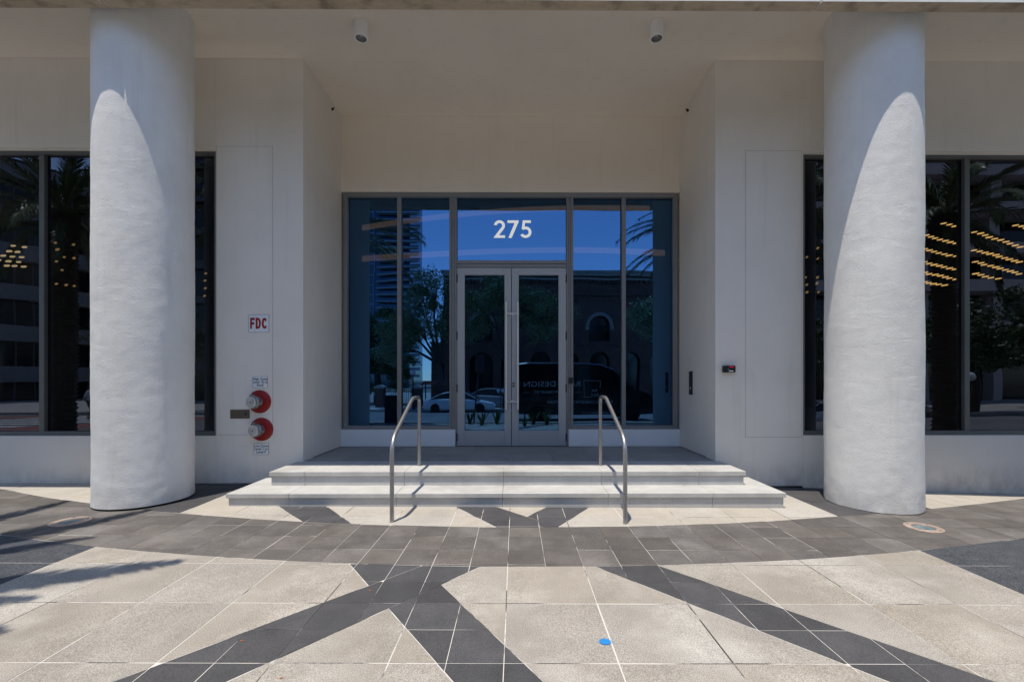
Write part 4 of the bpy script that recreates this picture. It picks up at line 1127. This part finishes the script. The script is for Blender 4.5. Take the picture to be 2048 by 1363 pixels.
b.build('mullion_grid', M['towerwhite'], tw)
ob = tag(empty('sky_blocker', (-28, -40, -.7)), 'plain dark block added to hide the sky from the narrow glass strip by the shaded column', 'building')  # added mass, blocks the bright sky mirrored in the narrow side glass
MB().box(-40, -20.5, -41, -34, -.7, 30).build('core', M['darkglass'], ob)
for k in range(8): MB().box(-40.2, -20.3, -33.9, -33.6, 2.5 + k * 3.6, 3.3 + k * 3.6).build('band', M['meter'], ob)
# curved banded building at the far left
cb_ = tag(empty('banded_building', (-60, -40, -.7)), 'curved office building with white bands reflected at the far left', 'building')
def curved(z0, z1, r, m, name):
    b = MB().lathe([(r, z0), (r, z1), (r - 1, z1 + .01)], (-62, -42, 0), 'z', 48); b.build(name, M[m], cb_, smooth=True, auto=True)
curved(-.7, 24, 15, 'darkglass', 'glass_drum')
for k in range(6):
    z = 1.3 + k * 4.1
    curved(z, z + 1.55, 16.2, 'bandgrey', 'band')
b = MB()
for k in range(40):
    a = R(-40) + k * R(5.2); b.tube([(-62 + 15.15 * math.cos(a), -42 + 15.15 * math.sin(a), -.7), (-62 + 15.15 * math.cos(a), -42 + 15.15 * math.sin(a), 24)], .09, 4)
b.build('mullion_grid', M['meter'], cb_)
# beamed building at the far right
rb = tag(empty('beamed_building', (45, -30, -.7)), 'pale building with heavy slanting beams reflected at the far right', 'building')
MB().box(20.5, 75, -40, -33, -.7, 26).build('core', M['darkglass'], rb)
for k in range(5):
    z = 6.5 + k * 3.9
    MB().box(27, 76, -33.0, -30.5, z, z + 1.1).build('balcony', M['pinkconc'], rb)
for x in (26.6, 34, 41.5, 49, 57, 65): MB().box(x, x + 1.0, -32.6, -31.5, -.7, 22).build('pier', M['pinkconc'], rb)

# ---- brick posts and iron fence
for i, x in enumerate((-10.5, -7.75)):
    e = tag(empty('gate_post', (x, -18.6, -.7)), ['brick gate post with pale cap reflected behind the navy box', 'brick gate post with pale cap reflected beside the globe lamp'][i], 'post', 'brick gate posts')
    MB().box(x - .33, x + .33, -18.9, -18.3, -.7, .85).build('shaft', M['brick'], e)
    MB().box(x - .42, x + .42, -19.0, -18.2, .85, .98).prism([(x - .42, .981), (x + .42, .981), (x, 1.12)], -19.0, -18.2).build('cap', M['walk'], e)
e = tag(empty('iron_fence', (-12, -18.6, -.7)), 'low black iron fence reflected between the brick gate posts', 'fence')
b = MB()
for k in range(60):
    x = -16.5 + k * .14
    if abs(x + 10.5) < .4 or abs(x + 7.75) < .4: continue
    b.box(x, x + .03, -18.62, -18.58, -.7, .75)
b.build('pickets', M['iron'], e)['kind'] = 'stuff'
MB().box(-16.5, -8.1, -18.64, -18.56, .55, .60).box(-16.5, -8.1, -18.64, -18.56, -.55, -.5).build('fence_rail', M['iron'], e)
# hedge behind the fence
# ---- lamps
def globe_lamp(x, y, z0, zt, label, n=1):
    e = tag(empty('street_lamp', (x, y, z0)), label, 'street lamp', 'globe street lamps')
    MB().lathe([(.14, 0), (.14, .12), (.07, .2), (.05, .5), (.04, zt - z0 - .25), (.08, zt - z0 - .2)], (x, y, z0), 'z', 14).build('pole', M['iron'], e, smooth=True, auto=True)
    for k in range(n):
        xx = x + (k - (n - 1) / 2) * .46
        prof = [(.2 * math.sin(PI * i / 12) + .0001, zt - .2 * math.cos(PI * i / 12)) for i in range(13)]
        MB().lathe(prof, (xx, y, 0), 'z', 20).build('globe', M['globe'], e, smooth=True)
globe_lamp(-7.45, -16.3, -.66, 2.05, 'globe street lamp reflected between the mullion and the gate post')
globe_lamp(20.6, -6.2 - 1, -.35, 1.62, 'twin globe street lamp reflected in the outer right window', 2)
# ---- sign post, navy box, parking meters
e = tag(empty('parking_sign', (-1.20, .30, -.02)), 'blank backed street sign on a leaning post reflected in the left door', 'street sign')
MB().tube([(-1.42, .30, -.03), (-1.19, .30, 2.36)], .026, 8).build('post', M['meter'], e)
MB().box(-1.36, -1.05, .325, .330, 1.74, 2.36).build('sign_plate', M['meter'], e, bevel=.001)
e = tag(empty('news_box', (-4.25, .25, -.05)), 'navy blue kerbside box reflected behind the left handrail', 'news box')
MB().prism([(-4.46, -.05), (-4.02, -.05), (-3.98, .5), (-4.03, .93), (-4.42, .93)], -.05, .38).build('body', M['navy'], e, bevel=.015)
MB().box(-4.43, -4.02, -.07, .40, .935, .96).build('lid', M['meter'], e, bevel=.005)
MB().box(-4.38, -4.08, .382, .388, .45, .85).build('window', M['darkglass'], e)
e = tag(empty('parking_meter', (-1.05, -16.2, -.66)), 'twin headed parking meter reflected beside the left door handle', 'parking meter')
MB().tube([(-1.05, -16.2, -.66), (-1.05, -16.2, .55)], .035, 8).box(-1.25, -.85, -16.23, -16.17, .52, .57).build('post', M['meter'], e)
for dx in (-.17, .17):
    MB().lathe([(.07, 0), (.10, .05), (.11, .22), (.07, .32), (.0001, .34)], (-1.05 + dx, -16.2, .57), 'z', 12).build('meter_head', M['signwhite'], e, smooth=True)
e = tag(empty('bus_shelter', (-6.3, -20.6, -.7)), 'small red roofed kiosk reflected past the globe lamp', 'kiosk')
MB().prism([(-7.7, 1.15), (-5.9, 1.15), (-6.1, 1.45), (-7.5, 1.45)], -21.2, -19.8).build('roof', M['awning'], e)
for (x, y) in ((-7.6, -21.1), (-6.0, -21.1), (-7.6, -19.9), (-6.0, -19.9)): MB().box(x - .04, x + .04, y - .04, y + .04, -.7, 1.15).build('post', M['iron'], e)

# ---- cars
def wheel(parent, x, y, z, r, side, w=.22):
    wmb = MB().lathe([(r * .62, -w / 2), (r * .93, -w / 2), (r, -w / 2 + .03), (r, w / 2 - .03), (r * .93, w / 2), (r * .62, w / 2)], (x, y, z), 'y', 28)
    t = wmb.build('wheel', M['tyre'], parent, smooth=True, auto=True)
    b = MB(); yo = y + side * (w / 2 - .03)
    b.lathe([(r * .64, -.02), (r * .64, .02), (r * .58, .02), (r * .58, -.02)], (x, yo, z), 'y', 28)
    for k in range(5):
        a = 2 * PI * k / 5 + .3
        d = Vector((math.cos(a), 0, math.sin(a))); s_ = Vector((-d.z, 0, d.x))
        c0 = Vector((x, yo, z))
        q = [c0 + d * .03 + s_ * .03, c0 + d * .03 - s_ * .03, c0 + d * r * .6 - s_ * .045, c0 + d * r * .6 + s_ * .045]
        b.add([tuple(v + Vector((0, -.01, 0))) for v in q] + [tuple(v + Vector((0, .015, 0))) for v in q], [(0, 1, 2, 3), (7, 6, 5, 4), (0, 4, 5, 1), (1, 5, 6, 2), (2, 6, 7, 3), (3, 7, 4, 0)])
    b.build('rim', M['rim'], t)
    return t
def car(x0, yc, z0, Lc, H, label, m, flip=1, grp='cars parked across the street'):
    """x0 = rear, front towards +x when flip = 1"""
    e = tag(empty('parked_car', (x0 + flip * Lc / 2, yc, z0)), label, 'car', grp)
    X = lambda t: x0 + flip * t * Lc
    W = .92
    # stations: t, half width, floor z, shoulder z
    st = [(0.0, .70, .42, .78), (.015, .80, .30, .90), (.06, .88, .22, .97), (.14, .91, .20, .98), (.30, .92, .18, .95), (.50, .92, .18, .93), (.68, .92, .18, .90), (.80, .91, .20, .84), (.92, .88, .22, .74), (.975, .80, .26, .66), (1.0, .66, .34, .56)]
    b = MB(); rows = []
    for (t, hw, zb, zs) in st:
        ring = [(-hw * .9, zb), (-hw, zb + .12), (-hw * 1.01, (zb + zs) / 2 + .05), (-hw * .97, zs - .06), (-hw * .86, zs), (0, zs + .03), (hw * .86, zs), (hw * .97, zs - .06), (hw * 1.01, (zb + zs) / 2 + .05), (hw, zb + .12), (hw * .9, zb), (0, zb)]
        rows.append([(X(t), yc + p[0], z0 + p[1]) for p in ring])
    n = len(rows[0])
    for r_ in rows: b.v += r_
    for i in range(len(rows) - 1):
        for k in range(n):
            k2 = (k + 1) % n; b.f.append((i * n + k, i * n + k2, (i + 1) * n + k2, (i + 1) * n + k)); b.mi.append(0)
    b.f += [tuple(range(n)), tuple(range((len(rows) - 1) * n, len(rows) * n))]; b.mi += [0, 0]
    b.build('body', M[m], e, smooth=True, auto=True)
    cs = [(.10, .80, .96, .96), (.16, .78, .97, 1.10), (.26, .72, .97, H * .93), (.38, .68, .96, H * .995), (.50, .66, .95, H), (.60, .68, .93, H * .965), (.70, .74, .91, 1.12), (.79, .80, .86, .88)]
    def loft(sel, shr, name, mm, top_only=False):
        b = MB(); rws = []
        for (t, hw, zb, zt) in sel:
            hh = hw - shr
            rws.append([(X(t), yc + p[0], z0 + p[1]) for p in ([(-(hw + .10), zb - .02), (-hh, zt - .05 - shr), (-hh + .12, zt - shr), (0, zt + .02 - shr), (hh - .12, zt - shr), (hh, zt - .05 - shr), (hw + .10, zb - .02)])])
        n = 7
        for r_ in rws: b.v += r_
        for i in range(len(rws) - 1):
            for k in range(n - 1):
                if top_only and k in (0, 5): continue
                b.f.append((i * n + k, i * n + k + 1, (i + 1) * n + k + 1, (i + 1) * n + k)); b.mi.append(0)
        return b.build(name, M[mm], e, smooth=True, auto=True)
    loft(cs, 0.0, 'windows', 'darkglass')
    loft([(t, h + .012, zb, zt + .012) for (t, h, zb, zt) in cs[2:6]], 0.0, 'roof', m, True)
    pb = MB()
    for s_ in (-1, 1):
        for (ta, tb) in ((0, 2), (5, 7)):
            pa, pq = cs[ta], cs[tb]
            pb.tube([(X(pa[0]), yc + s_ * (pa[1] + (.06 if pa[3] < 1 else .0)), z0 + pa[3] - .02), (X(pq[0]), yc + s_ * (pq[1] + (.06 if pq[3] < 1 else .0)), z0 + pq[3] - .02)], .03, 6)
    pb.build('pillar', M[m], e)
    for s_ in (-1, 1):
        wheel(e, X(.185), yc + s_ * .82, z0 + .335, .335, s_); wheel(e, X(.79), yc + s_ * .82, z0 + .335, .335, s_)
        MB().box(min(X(.93), X(.985)), max(X(.93), X(.985)), yc + s_ * .60 - .12, yc + s_ * .74 + .10, z0 + .56, z0 + .66).build('headlight', M['light_lens'], e, bevel=.03)
        MB().box(min(X(-.002), X(.02)), max(X(-.002), X(.02)), yc + s_ * .55 - .18, yc + s_ * .62 + .10, z0 + .72, z0 + .82).build('tail_light', M['tail'], e, bevel=.02)
    return e
car(-6.20, -14.3, roadz(-14.3), 4.85, 1.42, 'white sedan with black roof windows parked across the street reflected behind the left door', 'carwhite')
car(-3.9, -18.9, -.66, 4.5, 1.5, 'silver car with dark windows half hidden behind the white sedan', 'carsilver')
car(17.5, -9.0, -.95, 4.6, 1.35, 'silver car reflected low in the outer right window', 'carsilver', -1)
car(24.5, -13.5, -1.0, 4.7, 1.5, 'dark parked car reflected beyond the twin globe lamp', 'carblack', -1)
# ---- black van
vz = roadz(-4.6)
v = tag(empty('delivery_van', (2.9, -4.6, vz)), 'black high roofed van with white cabinetry lettering parked at the kerb', 'van')
prof = [(-.05, .35), (-.08, .8), (-.05, 2.35), (.05, 2.52), (.5, 2.58), (3.0, 2.57), (3.75, 2.50), (4.25, 2.30), (4.65, 1.95), (5.15, 1.42), (5.75, 1.22), (6.0, 1.05), (6.05, .6), (6.0, .35), (5.35, .3), (.9, .3)]
b = MB(); n = len(prof)
for (yy, ins) in ((-5.60, .05), (-5.52, .0), (-3.62, .0), (-3.54, .05)):
    for (px, pz) in prof:
        cx_, cz_ = 3.0, 1.3
        b.v.append((px + (cx_ - px) * ins * .4, yy, vz + pz + (cz_ - pz) * ins * .8))
for i in range(3):
    for k in range(n):
        k2 = (k + 1) % n; b.f.append((i * n + k, i * n + k2, (i + 1) * n + k2, (i + 1) * n + k)); b.mi.append(0)
b.f += [tuple(range(n)), tuple(range(3 * n, 4 * n))]; b.mi += [0, 0]
b.build('body', M['carblack'], v)
MB().prism([(4.15, vz + 1.35), (5.0, vz + 1.35), (4.55, vz + 1.93), (4.15, vz + 2.15)], -3.545, -3.532).build('side_window', M['darkglass'], v)
MB().prism([(4.28, vz + 2.26), (4.66, vz + 1.97), (5.12, vz + 1.48), (5.15, vz + 1.46), (4.69, vz + 2.0), (4.31, vz + 2.30)], -5.4, -3.75).build('windscreen', M['darkglass'], v)
MB().box(4.9, 5.1, -3.52, -3.32, vz + 1.25, vz + 1.6).build('mirror', M['blackplastic'], v, bevel=.03)
for s_ in (-1, 1):
    wheel(v, .95, -4.57 + s_ * .93, vz + .37, .37, s_); wheel(v, 5.05, -4.57 + s_ * .93, vz + .37, .37, s_)
    MB().box(5.85, 6.04, -4.57 + s_ * .75 - .15, -4.57 + s_ * .75 + .15, vz + .85, vz + 1.05).build('headlight', M['light_lens'], v, bevel=.03)
TR = (R(90), 0, R(180)); ty = -3.535
text_mesh('RAELI DESIGN', .33, M['vantext'], 'lettering', v, (1.60, ty, 1.31), TR, width=2.42, extrude=.002)
text_mesh('CUSTOM CABINETRY', .17, M['vantext'], 'lettering', v, (1.60, ty, .955), TR, width=1.55, extrude=.002)
text_mesh('BESPOKE CABINETRY & MILLWORK', .17, M['vantext'], 'lettering', v, (2.78, ty, .52), TR, width=2.9, extrude=.002)
text_mesh('www.raelidesign.com', .15, M['vantext'], 'lettering', v, (3.45, ty, .06), TR, width=1.25, extrude=.002)
text_mesh('RA', .17, M['vantext'], 'lettering', v, (3.44, ty, 1.05), TR, width=.25, extrude=.002)
text_mesh('ELI', .17, M['vantext'], 'lettering', v, (3.47, ty, .85), TR, width=.30, extrude=.002)
lb = MB(); t = .016
lb.box(2.97, 3.71, ty - .002, ty + .002, 1.47, 1.47 + t); lb.box(2.97, 2.97 + t, ty - .002, ty + .002, .745, 1.469)
lb.box(3.71 - t, 3.71, ty - .002, ty + .002, 1.14, 1.469); lb.box(2.987, 3.32, ty - .002, ty + .002, .745, .745 + t)
lb.build('logo', M['vantext'], v)
MB().box(.36, .62, ty - .002, ty + .002, .95, .964).box(2.55, 2.80, ty - .002, ty + .002, .95, .964).build('dash_line', M['vantext'], v)

# ---- pedestrian
def person(x, y, z, label):
    e = tag(empty('person', (x, y, z)), label, 'person')
    J = {'pel': (0, 0, .95), 'ch': (0, 0, 1.25), 'sh': (0, 0, 1.42), 'nk': (0, 0, 1.50), 'hd': (.01, 0, 1.62), 'tp': (.01, 0, 1.72),
         'la': (0, .19, 1.40), 'le': (-.08, .24, 1.13), 'lh': (.05, .25, .90), 'ra': (0, -.19, 1.40), 're': (.06, -.24, 1.13), 'rh': (.2, -.22, .95),
         'lp': (0, .1, .90), 'lk': (.18, .1, .50), 'lf': (.12, .1, .08), 'lt': (.28, .1, .04), 'rp': (0, -.1, .90), 'rk': (-.02, -.1, .50), 'rf': (-.22, -.1, .12), 'rt': (-.08, -.1, .04)}
    rad = {'pel': .15, 'ch': .15, 'sh': .13, 'nk': .055, 'hd': .095, 'tp': .075, 'la': .06, 'le': .045, 'lh': .035, 'ra': .06, 're': .045, 'rh': .035, 'lp': .095, 'lk': .06, 'lf': .045, 'lt': .04, 'rp': .095, 'rk': .06, 'rf': .045, 'rt': .04}
    E = [('pel', 'ch'), ('ch', 'sh'), ('sh', 'nk'), ('nk', 'hd'), ('hd', 'tp'), ('sh', 'la'), ('la', 'le'), ('le', 'lh'), ('sh', 'ra'), ('ra', 're'), ('re', 'rh'), ('pel', 'lp'), ('lp', 'lk'), ('lk', 'lf'), ('lf', 'lt'), ('pel', 'rp'), ('rp', 'rk'), ('rk', 'rf'), ('rf', 'rt')]
    keys = list(J); me = bpy.data.meshes.new('body'); me.from_pydata([J[k] for k in keys], [(keys.index(a), keys.index(b)) for a, b in E], [])
    o = bpy.data.objects.new('body', me); C.objects.link(o); o.parent = e
    sk = o.modifiers.new('skin', 'SKIN')
    for i, k in enumerate(keys):
        me.skin_vertices[0].data[i].radius = (rad[k], rad[k]); me.skin_vertices[0].data[i].use_root = (k == 'pel')
    o.modifiers.new('sub', 'SUBSURF').levels = 2; o.modifiers['sub'].render_levels = 2
    dg = bpy.context.evaluated_depsgraph_get(); m2 = bpy.data.meshes.new_from_object(o.evaluated_get(dg)); o.modifiers.clear(); o.data = m2
    for mm in ('skin', 'shirt', 'shorts', 'hair'): m2.materials.append(M[mm])
    for p in m2.polygons:
        c = p.center; p.use_smooth = True
        p.material_index = 3 if c.z > 1.66 or (c.z > 1.55 and c.x < -.03) else 0 if c.z > 1.47 else 1 if (c.z > .97 and not (c.z < 1.15 and abs(c.y) > .2)) else 2 if c.z > .52 and abs(c.y) < .2 else 0
    return e
pr = person(-20.6, -8.6, roadz(-8.6), 'pedestrian in pale shirt and dark shorts walking, reflected beside the palm trunk')
# litter bin by the far crossing
e = tag(empty('litter_bin', (-27, -12, roadz(-12))), 'square concrete litter bin reflected beside the crossing', 'bin')
MB().box(-27.4, -26.6, -16.6, -15.8, -.66, .25).build('body', M['walk'], e, bevel=.03)
MB().box(-27.45, -26.55, -16.65, -15.75, .25, .38).build('lid', M['pinkconc'], e, bevel=.03)
